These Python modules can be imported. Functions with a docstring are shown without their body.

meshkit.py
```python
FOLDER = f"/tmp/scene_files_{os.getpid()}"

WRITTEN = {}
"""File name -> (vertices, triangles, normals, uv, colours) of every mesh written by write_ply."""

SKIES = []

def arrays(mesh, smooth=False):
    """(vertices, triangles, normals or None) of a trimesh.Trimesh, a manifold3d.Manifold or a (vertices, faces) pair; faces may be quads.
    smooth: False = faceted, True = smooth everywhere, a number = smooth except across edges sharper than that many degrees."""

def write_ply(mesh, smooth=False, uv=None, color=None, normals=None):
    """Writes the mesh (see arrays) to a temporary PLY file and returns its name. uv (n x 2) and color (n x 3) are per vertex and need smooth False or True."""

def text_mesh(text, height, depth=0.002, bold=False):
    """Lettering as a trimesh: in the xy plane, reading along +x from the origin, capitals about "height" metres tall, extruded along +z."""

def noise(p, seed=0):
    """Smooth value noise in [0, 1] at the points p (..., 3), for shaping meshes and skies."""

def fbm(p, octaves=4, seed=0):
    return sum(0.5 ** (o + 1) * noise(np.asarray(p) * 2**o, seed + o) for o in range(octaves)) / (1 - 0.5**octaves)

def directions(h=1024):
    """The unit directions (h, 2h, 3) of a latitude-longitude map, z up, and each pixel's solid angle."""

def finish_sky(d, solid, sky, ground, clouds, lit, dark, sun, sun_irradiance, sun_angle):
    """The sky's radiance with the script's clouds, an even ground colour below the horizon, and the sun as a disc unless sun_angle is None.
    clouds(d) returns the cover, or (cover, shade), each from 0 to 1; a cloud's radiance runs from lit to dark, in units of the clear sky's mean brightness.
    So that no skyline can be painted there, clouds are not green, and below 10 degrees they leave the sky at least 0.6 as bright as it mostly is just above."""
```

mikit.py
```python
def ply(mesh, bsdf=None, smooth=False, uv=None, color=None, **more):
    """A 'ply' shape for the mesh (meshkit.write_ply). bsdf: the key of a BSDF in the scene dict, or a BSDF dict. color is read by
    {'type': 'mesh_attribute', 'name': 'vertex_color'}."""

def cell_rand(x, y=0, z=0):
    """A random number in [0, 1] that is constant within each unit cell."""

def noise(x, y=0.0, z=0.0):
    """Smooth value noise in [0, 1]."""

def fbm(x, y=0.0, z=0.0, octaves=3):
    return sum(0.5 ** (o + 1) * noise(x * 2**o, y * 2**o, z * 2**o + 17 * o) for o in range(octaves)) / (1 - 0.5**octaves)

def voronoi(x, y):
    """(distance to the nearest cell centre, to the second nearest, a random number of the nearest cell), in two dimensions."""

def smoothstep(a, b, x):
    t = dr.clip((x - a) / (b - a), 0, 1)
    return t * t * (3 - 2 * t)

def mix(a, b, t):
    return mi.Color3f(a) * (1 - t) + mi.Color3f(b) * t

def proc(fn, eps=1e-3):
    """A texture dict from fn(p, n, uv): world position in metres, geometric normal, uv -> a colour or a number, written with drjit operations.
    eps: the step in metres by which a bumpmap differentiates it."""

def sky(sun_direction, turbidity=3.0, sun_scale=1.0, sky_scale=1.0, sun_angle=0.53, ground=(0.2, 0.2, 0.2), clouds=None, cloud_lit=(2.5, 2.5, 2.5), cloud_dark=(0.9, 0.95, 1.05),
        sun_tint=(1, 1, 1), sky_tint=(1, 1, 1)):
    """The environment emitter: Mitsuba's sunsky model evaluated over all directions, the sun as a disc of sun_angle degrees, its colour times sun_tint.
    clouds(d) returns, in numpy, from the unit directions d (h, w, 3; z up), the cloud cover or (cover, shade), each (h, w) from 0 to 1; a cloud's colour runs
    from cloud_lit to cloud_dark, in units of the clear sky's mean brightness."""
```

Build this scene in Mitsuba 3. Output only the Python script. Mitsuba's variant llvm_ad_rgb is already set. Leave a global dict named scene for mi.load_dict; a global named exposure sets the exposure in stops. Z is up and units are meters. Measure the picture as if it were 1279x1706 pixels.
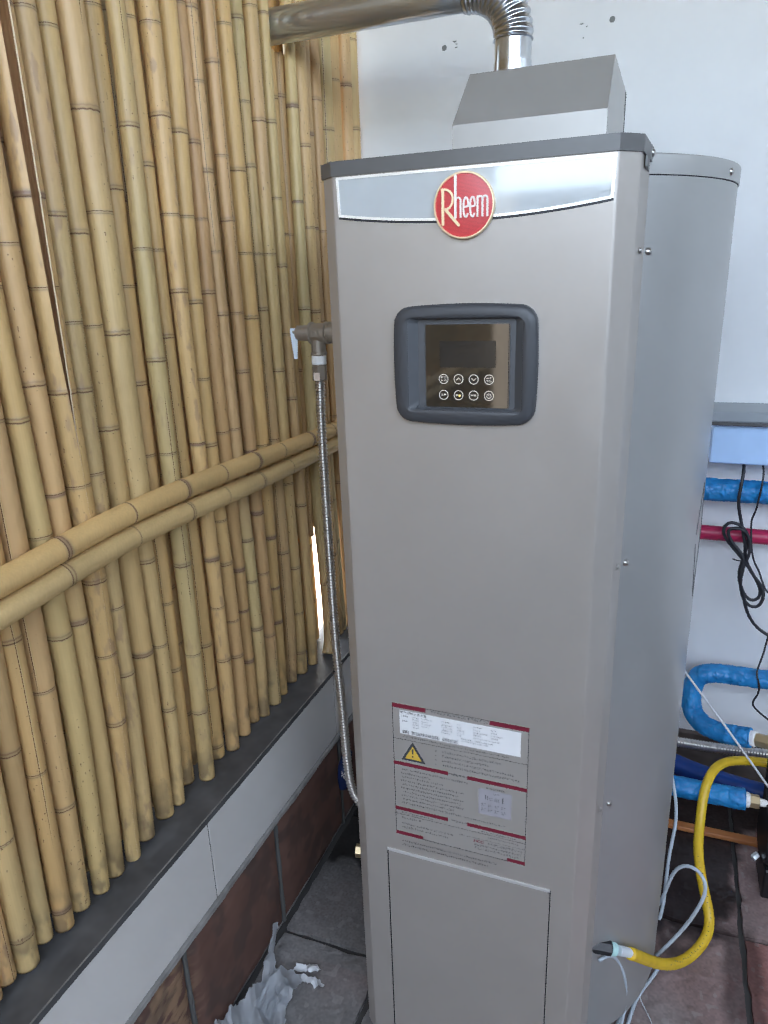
import math, random
import numpy as np, trimesh, drjit as dr, mitsuba as mi
import mikit, meshkit
import manifold3d as m3
from mikit import noise, fbm, cell_rand, smoothstep, mix, proc, voronoi
from scipy.interpolate import PchipInterpolator
from shapely.geometry import Polygon, LineString, Point, box as sbox
from shapely.geometry.polygon import orient
from shapely import affinity, union_all

T = mi.ScalarTransform4f
rng = random.Random(7)
nrg = np.random.default_rng(7)
scene, labels = {'type': 'scene'}, {}

# ------------------------------------------------------------------ camera, light
EYE = np.array([0.0, 0.0, 1.55])
PITCH, YAW, ROLL = 0.3135101, -0.3802786, 0.0356422
fwd = np.array([math.sin(YAW) * math.cos(PITCH), math.cos(YAW) * math.cos(PITCH), -math.sin(PITCH)])
rt0 = np.array([math.cos(YAW), -math.sin(YAW), 0.0])
dn0 = np.cross(fwd, rt0)
dn = -math.sin(ROLL) * rt0 + math.cos(ROLL) * dn0
scene['camera'] = {'type': 'perspective', 'fov': 56.52, 'fov_axis': 'x', 'near_clip': 0.02, 'far_clip': 400.0,
                   'to_world': T().look_at(origin=EYE.tolist(), target=(EYE + fwd).tolist(), up=(-dn).tolist())}
scene['sky'] = mikit.sky((-0.14, 0.84, 0.52), turbidity=4, sky_scale=1.0, sun_scale=0.7, sky_tint=(1.03, 1.0, 0.98),
                         clouds=lambda d: (0.45 + 0.0 * d[..., 2], 0.1), cloud_lit=(1.5, 1.5, 1.5))
exposure = 5.95

# ------------------------------------------------------------------ helpers
def key_of(name):
    if name not in scene:
        return name
    n = 1
    while f'{name}_{n:03d}' in scene:
        n += 1
    return f'{name}_{n:03d}'

used = set()
def thing(name, label, cat, group=None):
    key, n = name, 0
    while key in used:
        n += 1
        key = f'{name}_{n:03d}'
    used.add(key)
    labels[key] = {'label': label, 'category': cat}
    if group:
        labels[key]['group'] = group
    return key

def add(name, mesh, mat, parent=None, smooth=35, uv=None, label=None, stuff=False, **more):
    key = key_of(f'{parent}__{name}' if parent else name)
    scene[key] = mikit.ply(mesh, mat, smooth=smooth, uv=uv, **more)
    if label:
        labels.setdefault(key, {})['label'] = label
    if stuff:
        labels.setdefault(key, {})['kind'] = 'stuff'
    return key

def solo(name, mesh, mat, label, cat, group=None, **kw):
    key = thing(name, label, cat, group)
    scene[key] = mikit.ply(mesh, mat, smooth=kw.pop('smooth', 35), **kw)
    return key

def structure(name, mesh, mat, smooth=False):
    key = key_of(name)
    scene[key] = mikit.ply(mesh, mat, smooth=smooth)
    labels[key] = {'kind': 'structure'}
    return key

def cat_mesh(ms):
    vs, fs, n = [], [], 0
    for m in ms:
        v, f, _ = meshkit.arrays(m)
        vs.append(v); fs.append(f + n); n += len(v)
    return np.vstack(vs), np.vstack(fs)

def box(x0, x1, y0, y1, z0, z1, bev=0.0):
    if bev <= 0:
        b = trimesh.creation.box(extents=[x1 - x0, y1 - y0, z1 - z0])
        b.apply_translation([(x0 + x1) / 2, (y0 + y1) / 2, (z0 + z1) / 2])
        return b
    pts = []
    for sx in (0, 1):
        for sy in (0, 1):
            for sz in (0, 1):
                c = np.array([x1 if sx else x0, y1 if sy else y0, z1 if sz else z0])
                for k in range(3):
                    o = np.array([-bev if s else bev for s in (sx, sy, sz)], float)
                    o[k] = 0
                    pts.append(c + o)
    return m3.Manifold.hull_points(np.array(pts))

def facing(geom, y, h, seg=None):
    """Polygons drawn in (x, z) -> a solid from y towards the viewer's side (-y), h thick."""
    gs = [g for g in getattr(geom, 'geoms', [geom]) if g.geom_type == 'Polygon' and g.area > 1e-10]
    out = []
    for g in gs:
        m = trimesh.creation.extrude_polygon(g, h, engine='earcut')
        v = np.array(m.vertices)
        out.append((np.stack([v[:, 0], y - v[:, 2], v[:, 1]], 1), np.array(m.faces)))
    return cat_mesh(out)

def plan(geom, z0, z1):
    m = trimesh.creation.extrude_polygon(geom, z1 - z0, engine='earcut')
    m.apply_translation([0, 0, z0])
    return m

def frames(P):
    P = np.asarray(P, float)
    t = np.gradient(P, axis=0)
    t /= np.linalg.norm(t, axis=1, keepdims=True) + 1e-12
    u = np.cross(t[0], [0.13, 0.31, 0.94])
    if np.linalg.norm(u) < 0.1:
        u = np.cross(t[0], [1, 0, 0.1])
    us = []
    for k in range(len(P)):
        u = u - t[k] * (u @ t[k])
        u /= np.linalg.norm(u)
        us.append(u)
    us = np.array(us)
    return us, np.cross(t, us)

def tube(P, r, n=14, caps=True):
    P = np.asarray(P, float)
    r = np.broadcast_to(np.asarray(r, float), (len(P),))
    u, w = frames(P)
    a = np.arange(n) * 2 * np.pi / n
    v = P[:, None] + r[:, None, None] * (np.cos(a)[None, :, None] * u[:, None] + np.sin(a)[None, :, None] * w[:, None])
    f = []
    m = len(P)
    i = np.arange(n); j = (i + 1) % n
    for k in range(m - 1):
        f.append(np.stack([k * n + i, k * n + j, (k + 1) * n + j], 1))
        f.append(np.stack([k * n + i, (k + 1) * n + j, (k + 1) * n + i], 1))
    v = v.reshape(-1, 3)
    if caps:
        v = np.vstack([v, P[0], P[-1]])
        f.append(np.stack([j, i, 0 * i + m * n], 1))
        f.append(np.stack([(m - 1) * n + i, (m - 1) * n + j, 0 * i + m * n + 1], 1))
    return v, np.vstack(f)

def smooth_path(pts, step=0.008):
    P = np.asarray(pts, float)
    d = np.r_[0, np.cumsum(np.linalg.norm(np.diff(P, axis=0), axis=1) ** 0.5)]
    from scipy.interpolate import CubicSpline
    cs = CubicSpline(d, P, axis=0)
    q = cs(np.linspace(0, d[-1], 400))
    s = np.r_[0, np.cumsum(np.linalg.norm(np.diff(q, axis=0), axis=1))]
    k = max(4, int(s[-1] / step))
    return np.stack([np.interp(np.linspace(0, s[-1], k), s, q[:, c]) for c in range(3)], 1)

def resample(P, step):
    P = np.asarray(P, float)
    s = np.r_[0, np.cumsum(np.linalg.norm(np.diff(P, axis=0), axis=1))]
    k = max(3, int(s[-1] / step))
    t = np.linspace(0, s[-1], k)
    return np.stack([np.interp(t, s, P[:, c]) for c in range(3)], 1), t

def corrugated(P, r0, amp, pitch, n=16):
    Q, t = resample(P, pitch / 5)
    r = r0 + amp * (0.5 + 0.5 * np.cos(2 * np.pi * t / pitch))
    return tube(Q, r, n)

def rod(p, q, r, n=20, bev=0.0):
    p, q = np.array(p, float), np.array(q, float)
    L = np.linalg.norm(q - p); d = (q - p) / L
    b = bev or min(r * 0.12, L * 0.2)
    return tube([p, p + d * b, q - d * b, q], [r - b, r, r, r - b], n)

def hexnut(p, q, r):
    return rod(p, q, r, 6, 0.001)

def dome(c, d, r, h, n=12):
    """A pan-head screw: a shallow cap at c, rising along d."""
    d = np.array(d, float) / np.linalg.norm(d)
    a = np.linspace(0, np.pi / 2 * 0.98, 5)
    return tube([np.array(c) + d * h * s for s in np.sin(a)], r * np.cos(a), n)

# ------------------------------------------------------------------ materials
def mat(name, **k):
    scene['m_' + name] = {'type': 'twosided', 'b': k} if k.get('type') in ('diffuse', 'principled', 'roughconductor', 'conductor', 'plastic', 'roughplastic') else k
    return 'm_' + name

def rgb(r, g, b):
    return {'type': 'rgb', 'value': [r, g, b]}

def pr(name, col, rough=0.5, metallic=0.0, spec=0.5, bump=None, **kw):
    c = col if isinstance(col, dict) else rgb(*col)
    b = {'type': 'principled', 'base_color': c, 'roughness': rough, 'metallic': metallic, 'specular': spec, **kw}
    if bump:
        b = {'type': 'bumpmap', 'arbitrary': bump[0], 'scale': bump[1], 'bsdf': b}
    scene['m_' + name] = {'type': 'twosided', 'b': b}
    return 'm_' + name

def bamboo_col(p, n, uv):
    i = dr.floor(uv.x + 0.5)
    d = uv.y
    h1, h2, h3 = cell_rand(i, 3, 1), cell_rand(i, 5, 2), cell_rand(i, 8, 4)
    base = mix(mi.Color3f(0.60, 0.385, 0.155), mi.Color3f(0.56, 0.395, 0.18), h1)
    base = mix(base, mi.Color3f(0.46, 0.27, 0.13), smoothstep(0.6, 1.0, h2) * 0.7)
    z = p.z
    big = fbm(p.y * 9 + i * 7.3, z * 2.2 + i, 3.1)
    base = base * (0.76 + 0.42 * big)
    # long grain
    g = fbm(p.y * 420, z * 6.0 + i * 3, p.x * 420)
    base = base * (0.93 + 0.14 * g)
    # greenish young stretches and pinkish old ones
    base = mix(base, mi.Color3f(0.47, 0.40, 0.19), smoothstep(0.62, 0.85, noise(i * 13.7, z * 1.9 + i * 2)) * 0.4)
    base = mix(base, mi.Color3f(0.52, 0.30, 0.155), smoothstep(0.6, 0.85, noise(i * 5.1 + 3, z * 1.6 + i * 4)) * 0.4)
    # mottled dead patches on some canes
    mot = smoothstep(0.55, 0.75, fbm(p.y * 90, z * 34 + i, p.x * 90)) * smoothstep(0.78, 0.9, h3)
    base = mix(base, mi.Color3f(0.33, 0.20, 0.12), mot * 0.55)
    # specks
    sp = smoothstep(0.86, 0.93, noise(p.y * 300, z * 210, p.x * 300 + i)) * smoothstep(0.5, 0.75, noise(z * 5 + i * 9, i))
    base = mix(base, mi.Color3f(0.16, 0.08, 0.04), sp * 0.7)
    # joints: two dark rings with a bloom of grey between
    jit = (noise(p.y * 160, p.x * 160, i) - 0.5) * 0.0016
    dd = d + jit
    st = 0.35 + 0.65 * cell_rand(i, dr.floor(z * 3.0), 6)
    ring = dr.exp(-dr.square(dd / 0.0012)) * 0.82 + dr.exp(-dr.square((dd - 0.0058) / 0.0014)) * 0.5 * st
    halo = dr.exp(-dr.square((dd - 0.004) / 0.006)) * (0.3 + 0.6 * smoothstep(0.7, 0.95, cell_rand(i, dr.floor(z * 3.0), 9)))
    base = mix(base, mi.Color3f(0.24, 0.15, 0.10), halo)
    base = mix(base, mi.Color3f(0.085, 0.045, 0.028), dr.minimum(ring, 0.86))
    # drying cracks along some canes
    ph = uv.x - i + 0.004 * (noise(z * 7, i) - 0.5)
    c0 = (cell_rand(i, 11, 3) - 0.5) * 0.13
    on = smoothstep(0.42, 0.5, cell_rand(i, 12, 5)) * smoothstep(0.50, 0.60, noise(z * 2.1 + i * 3.7, i))
    base = mix(base, mi.Color3f(0.07, 0.035, 0.015), smoothstep(0.0034, 0.0016, dr.abs(ph - c0)) * on * 0.85)
    base = mix(base, mi.Color3f(0.66, 0.50, 0.27), smoothstep(0.0026, 0.0012, dr.abs(ph - c0 - 0.0042)) * on * 0.5)
    # sawn ends grubby
    dirt = smoothstep(0.66, 0.545, z + 0.05 * (fbm(p.y * 60, z * 40, i) - 0.5)) * 0.7 * smoothstep(0.35, 0.65, fbm(p.y * 70 + i, z * 25))
    base = mix(base, mi.Color3f(0.14, 0.10, 0.06), dirt)
    return base
pr('bamboo', proc(bamboo_col), rough=0.42, spec=0.45)
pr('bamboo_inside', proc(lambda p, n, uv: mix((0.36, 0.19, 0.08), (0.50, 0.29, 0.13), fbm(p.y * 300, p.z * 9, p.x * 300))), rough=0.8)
pr('bamboo_cut', (0.66, 0.52, 0.36), rough=0.8)

def plaster_col(p, n, uv):
    f = fbm(p.x * 2.2, p.z * 2.2, 1.7)
    return mix((0.67, 0.685, 0.70), (0.72, 0.73, 0.74), f)
pr('plaster', proc(plaster_col), rough=0.75, spec=0.25, bump=(proc(lambda p, n, uv: fbm(p.x * 130, p.z * 130, p.y * 130), eps=0.002), 0.0003))
pr('cap_metal', (0.105, 0.105, 0.105), rough=0.38, spec=0.5, metallic=0.25)
def smudge(a, b):
    return proc(lambda p, n, uv: a + b * (fbm(p.x * 7, p.z * 5, p.y * 7, 4) - 0.5) + 0.05 * smoothstep(0.66, 0.8, noise(p.x * 23, p.z * 11, p.y * 23)))
WAVE = (proc(lambda p, n, uv: fbm(p.x * 5 + 3, p.z * 4, p.y * 5, 2), eps=0.01), 0.0022)
def dusty(c):
    return proc(lambda p, n, uv: mi.Color3f(*c) * (0.965 + 0.07 * fbm(p.x * 6, p.z * 9, p.y * 6, 4)))
pr('heater_paint', dusty((0.405, 0.375, 0.345)), rough=smudge(0.38, 0.14), metallic=0.38, spec=0.5, bump=WAVE)
pr('tank_paint', dusty((0.345, 0.347, 0.342)), rough=smudge(0.34, 0.12), metallic=0.4, spec=0.5, bump=WAVE)
pr('hood_paint', (0.37, 0.36, 0.345), rough=0.38, metallic=0.3, spec=0.5)
pr('lip_paint', (0.62, 0.62, 0.61), rough=0.35, metallic=0.4)
pr('dark_gap', (0.03, 0.03, 0.032), rough=0.8)
pr('steel', (0.58, 0.62, 0.66), rough=0.16, metallic=0.9)
pr('steel_bent', (0.56, 0.59, 0.63), rough=0.22, metallic=1.0)
pr('hose_steel', (0.66, 0.64, 0.61), rough=0.28, metallic=0.9)
pr('chrome', (0.92, 0.91, 0.88), rough=0.25, metallic=0.35)
pr('plate', (0.46, 0.49, 0.505), rough=0.07, metallic=0.08)
pr('gold', (0.80, 0.66, 0.45), rough=0.28, metallic=0.7)
pr('red_enamel', proc(lambda p, n, uv: mi.Color3f(0.58, 0.045, 0.05) * (0.9 + 0.1 * dr.cos(p.z * 3900.0))), rough=0.35, clearcoat=0.5)
pr('letter_white', (0.80, 0.74, 0.68), rough=0.35)
pr('bezel', (0.045, 0.048, 0.054), rough=0.42, spec=0.5)
pr('recess', (0.075, 0.08, 0.088), rough=0.42, spec=0.5)
pr('screen', (0.11, 0.112, 0.116), rough=0.05, metallic=0.9)
pr('display', (0.052, 0.053, 0.055), rough=0.12, metallic=0.6)
pr('icon', (0.66, 0.60, 0.52), rough=0.5)
pr('icon_gold', (0.75, 0.55, 0.16), rough=0.5)
pr('label_grey', (0.41, 0.385, 0.355), rough=0.42, metallic=0.35)
pr('label_red', (0.17, 0.018, 0.034), rough=0.45)
pr('label_white', (0.74, 0.75, 0.75), rough=0.4)
pr('label_lilac', (0.33, 0.32, 0.345), rough=0.5)
pr('ink', (0.055, 0.055, 0.06), rough=0.6)
pr('ink_blue', (0.07, 0.12, 0.25), rough=0.6)
pr('ink_soft', (0.085, 0.085, 0.09), rough=0.6)
pr('warning_yellow', (0.60, 0.40, 0.06), rough=0.5)
pr('screw', (0.50, 0.49, 0.47), rough=0.25, metallic=1.0)
pr('old_brass', (0.36, 0.315, 0.26), rough=0.42, metallic=0.6)
pr('brass', (0.62, 0.50, 0.30), rough=0.35, metallic=0.8)
pr('zinc', (0.66, 0.72, 0.76), rough=0.3, metallic=0.25)
pr('white_tape', (0.78, 0.78, 0.76), rough=0.6)
pr('tag_paper', (0.70, 0.58, 0.48), rough=0.6)
def wrapbump(p, n, uv):
    return fbm(p.x * 90, p.z * 70, p.y * 70) * 0.7 + 0.3 * noise(p.x * 240, p.z * 50, p.y * 50)
WB = (proc(wrapbump, eps=0.001), 0.016)
pr('blue_wrap', proc(lambda p, n, uv: mix((0.008, 0.15, 0.42), (0.025, 0.28, 0.62), fbm(p.x * 60, p.z * 60, p.y * 60))), rough=0.30, clearcoat=0.5, bump=WB)
pr('blue_dark', (0.008, 0.04, 0.19), rough=0.35)
pr('navy', (0.008, 0.018, 0.07), rough=0.4)
pr('red_pipe', (0.40, 0.02, 0.075), rough=0.4)
pr('yellow_hose', proc(lambda p, n, uv: mi.Color3f(0.66, 0.44, 0.025) * (0.9 + 0.2 * fbm(p.x * 40, p.y * 40, p.z * 40))), rough=0.4)
pr('cord_white', (0.60, 0.62, 0.64), rough=0.5)
pr('cable_grey', (0.42, 0.48, 0.53), rough=0.5)
pr('rubber', (0.018, 0.02, 0.026), rough=0.45)
pr('black_iron', (0.016, 0.016, 0.018), rough=0.4, metallic=0.2)
pr('box_lid', (0.28, 0.31, 0.335), rough=0.45)
pr('box_face', (0.44, 0.62, 0.90), rough=0.3, spec=0.5)
pr('aqua', (0.42, 0.66, 0.64), rough=0.4)
pr('orange_plastic', proc(lambda p, n, uv: mix((0.40, 0.14, 0.045), (0.52, 0.21, 0.07), fbm(p.x * 30, p.y * 90, p.z * 90))), rough=0.55)
pr('plug', (0.19, 0.20, 0.20), rough=0.8)

def stone_red(p, n, uv):
    f = fbm(p.y * 9 + 4, p.z * 12, p.x * 3, octaves=5) if False else fbm(p.y * 9 + 4, p.z * 12, p.x * 3, 5)
    c = mix((0.075, 0.040, 0.032), (0.185, 0.100, 0.076), f)
    c = mix(c, mi.Color3f(0.27, 0.17, 0.105), smoothstep(0.90, 0.80, p.y) * smoothstep(0.4, 0.65, fbm(p.y * 24, p.z * 60, 2.0)))
    return mix(c, mi.Color3f(0.05, 0.048, 0.045), smoothstep(0.5, 0.7, fbm(p.y * 20, p.z * 20 + 9, 4.0)) * 0.4)
pr('stone_red', proc(stone_red), rough=0.7, spec=0.4, bump=(proc(lambda p, n, uv: fbm(p.y * 45, p.z * 45, p.x * 45, 4), eps=0.0015), 0.008))
pr('stone_dark', proc(lambda p, n, uv: mix((0.055, 0.045, 0.042), (0.15, 0.12, 0.105), fbm(p.x * 14, p.z * 20, 5.0, 4))), rough=0.7, bump=(proc(lambda p, n, uv: fbm(p.x * 45, p.z * 45, p.y * 45, 4), eps=0.0015), 0.006))
pr('mortar', proc(lambda p, n, uv: mix((0.13, 0.125, 0.12), (0.34, 0.335, 0.32), fbm(p.y * 40, p.z * 60, p.x * 50))), rough=0.9, bump=(proc(lambda p, n, uv: fbm(p.y * 90, p.z * 90, p.x * 90, 4), eps=0.001), 0.006))
pr('grout', (0.10, 0.10, 0.095), rough=0.9)
pr('tile', proc(lambda p, n, uv: mix((0.59, 0.575, 0.55), (0.65, 0.635, 0.605), fbm(p.y * 5, p.z * 5, 2.0))), rough=0.32, spec=0.5)
def coping_col(p, n, uv):
    f = fbm(p.x * 18, p.y * 18, 1.0, 4)
    c = mix((0.042, 0.043, 0.045), (0.105, 0.106, 0.108), f)
    c = mix(c, mi.Color3f(0.16, 0.165, 0.17), smoothstep(0.62, 0.8, fbm(p.x * 12 + 5, p.y * 7, 3.0)) * 0.4)
    return mix(c, mi.Color3f(0.27, 0.265, 0.25), smoothstep(-0.7922, -0.7895, p.x) * smoothstep(0.533, 0.535, p.z) * (0.35 + 0.65 * noise(p.y * 60, 2.0)))
pr('coping', proc(coping_col), rough=0.55, spec=0.45, bump=(proc(lambda p, n, uv: fbm(p.x * 120, p.y * 120, 2.0), eps=0.001), 0.0015))

def wet(p):
    """The puddle: how wet the paving is, 0 to 1, from where the water ran."""
    w = fbm(p.x * 9 + 3, p.y * 9, 1.0, 4)
    a = smoothstep(1.44, 1.51, p.y + 0.24 * (w - 0.5)) * smoothstep(0.29, 0.22, p.x - 0.25 * (p.y - 1.6) + 0.22 * (w - 0.5))
    b = smoothstep(0.055, 0.02, dr.abs(p.y - 1.53 + 0.1 * (w - 0.5))) * smoothstep(0.33, 0.25, p.x + 0.1 * (w - 0.5))
    c = smoothstep(0.06, 0.03, dr.abs(p.x - 0.275 + 0.05 * (w - 0.5))) * smoothstep(1.25, 1.40, p.y + 0.1 * w) * smoothstep(1.60, 1.54, p.y)
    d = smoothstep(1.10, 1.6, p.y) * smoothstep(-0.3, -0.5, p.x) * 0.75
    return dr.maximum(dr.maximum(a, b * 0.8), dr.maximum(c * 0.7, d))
def paving_col(p, n, uv):
    i = dr.floor((p.x + 0.117) / 0.4); j = dr.floor((p.y - 0.34) / 0.4)
    h = cell_rand(i + 40, j + 40, 3)
    f = fbm(p.x * 11, p.y * 11, 2.0, 5)
    red = mix((0.17, 0.115, 0.11), (0.31, 0.225, 0.215), f)
    grey = mix((0.115, 0.112, 0.11), (0.25, 0.24, 0.235), f)
    s = smoothstep(0.35, 0.75, h * 0.5 + 0.75 * fbm(p.x * 3.3 + 1, p.y * 3.3, 6.0) - 0.06 + smoothstep(0.1, 0.35, p.x) * 0.3 - smoothstep(0.0, -0.3, p.x) * 0.35)
    c = mix(grey, red, s)
    c = mix(c, mi.Color3f(0.24, 0.05, 0.05), smoothstep(0.62, 0.75, fbm(p.x * 14, p.y * 9, 8.0)) * 0.5 * smoothstep(0.2, 0.3, p.x))
    c = mix(c, mi.Color3f(0.27, 0.12, 0.105) * (0.7 + 0.6 * f), smoothstep(0.280, 0.286, p.x) * smoothstep(1.545, 1.535, p.y) * 0.8)
    c = c * (0.86 + 0.28 * noise(p.x * 210, p.y * 210, 1.0))
    c = mix(c, mi.Color3f(0.33, 0.32, 0.31), smoothstep(0.78, 0.86, noise(p.x * 70, p.y * 70, 4.0)) * 0.3)
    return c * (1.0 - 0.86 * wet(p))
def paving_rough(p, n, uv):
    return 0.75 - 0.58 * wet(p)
pr('paving', proc(paving_col), rough=proc(paving_rough), spec=0.3, bump=(proc(lambda p, n, uv: fbm(p.x * 60, p.y * 60, 2.0, 4) * (1 - 0.8 * wet(p)), eps=0.0015), 0.007))
def ground_col(p, n, uv):
    near = smoothstep(2.6, 2.0, dr.abs(p.y - 0.6)) * smoothstep(-0.86, -0.80, p.x)
    g = mix((0.16, 0.15, 0.14), (0.24, 0.23, 0.21), fbm(p.x * 3, p.y * 3, 1.0))
    g = mix(g, mi.Color3f(0.20, 0.185, 0.16), smoothstep(-0.9, -1.1, p.x))
    return mix(g, mi.Color3f(0.06, 0.058, 0.056), near)
pr('ground', proc(ground_col), rough=0.85)
pr('masonry', proc(lambda p, n, uv: mix((0.06, 0.06, 0.062), (0.095, 0.095, 0.095), fbm(p.x * 3, p.z * 3, p.y * 3, 4))), rough=0.8)
pr('side_render', proc(lambda p, n, uv: mix((0.34, 0.35, 0.36), (0.42, 0.43, 0.44), fbm(p.y * 3, p.z * 3, 1.0, 4))), rough=0.8)
pr('roof_board', (0.30, 0.295, 0.285), rough=0.7)
scene['m_film'] = {'type': 'twosided', 'b': {'type': 'principledthin', 'base_color': rgb(0.50, 0.56, 0.62), 'roughness': 0.35, 'diff_trans': 0.6, 'spec_trans': 0.1}}
scene['m_film'] = {'type': 'principledthin', 'base_color': rgb(0.74, 0.78, 0.82), 'roughness': 0.25, 'diff_trans': 0.8, 'spec_trans': 0.5}

# ------------------------------------------------------------------ setting: ground, paving
structure('ground', (np.array([[-150, -150, -0.012], [150, -150, -0.012], [150, 150, -0.012], [-150, 150, -0.012]], float), np.array([[0, 1, 2], [0, 2, 3]])), 'm_ground')
labels['paving'] = {'kind': 'structure'}
xs, ys = [-0.791, -0.517, -0.117, 0.283, 0.683, 1.083], [-0.06, 0.34, 0.74, 1.14, 1.54, 2.056]
ysl = [-0.06, 0.39, 0.79, 1.19, 1.62, 2.056]
for a in range(5):
    yy = ysl if a == 0 else ys
    for b in range(5):
        g = 0.005 + 0.003 * rng.random()
        if a == 2 and b >= 2 and False:
            continue
        x0, x1, y0, y1 = xs[a] + g, xs[a + 1] - g, yy[b] + g, yy[b + 1] - g
        # worn corners: an uneven outline
        ring = sbox(x0, y0, x1, y1).segmentize(0.03).exterior.coords[:-1]
        ring = [(x + rng.gauss(0, 0.0018), y + rng.gauss(0, 0.0018)) for x, y in ring]
        dz = rng.uniform(-0.0015, 0.0015)
        add('slab', plan(Polygon(ring).buffer(-0.001).buffer(0.001), -0.02, dz), 'm_paving', 'paving', smooth=False)

# ------------------------------------------------------------------ house wall with its stone foot
hw = thing('house_wall', 'pale plastered house wall behind the water heater', 'wall')
add('plaster_face', box(-0.955, 5.0, 2.07, 2.30, -0.01, 4.3), 'm_plaster', hw, smooth=False)
for k in range(5):
    add('skirting_stone', box(-0.40 + k * 0.42, 0.015 + k * 0.42, 2.05, 2.0698, 0.0, 0.212, 0.003), 'm_stone_dark', hw, smooth=False)
for x, z in ((-0.611, 2.122), (-0.191, 2.128)):
    ring = tube([(x, 2.072, z), (x, 2.0688, z)], [0.0075, 0.0065], 14)
    add('wall_plug', ring, 'm_plug', hw)
for x, z, w, h in ((-0.583, 2.133, 0.006, 0.0022), (-0.578, 2.127, 0.004, 0.0016), (-0.579, 2.119, 0.0045, 0.002), (-0.262, 2.128, 0.005, 0.0022), (-0.25, 2.121, 0.003, 0.0015), (-0.257, 2.098, 0.0025, 0.0012), (-0.362, 2.043, 0.0025, 0.002)):
    pts = [(x + w * math.cos(t) * rng.uniform(.6, 1.1), z + h * math.sin(t) * rng.uniform(.6, 1.1)) for t in np.linspace(0, 6.2, 9)]
    add('plaster_chip', facing(Polygon(pts), 2.0705, 0.0012), 'm_plug', hw, smooth=False)

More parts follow.
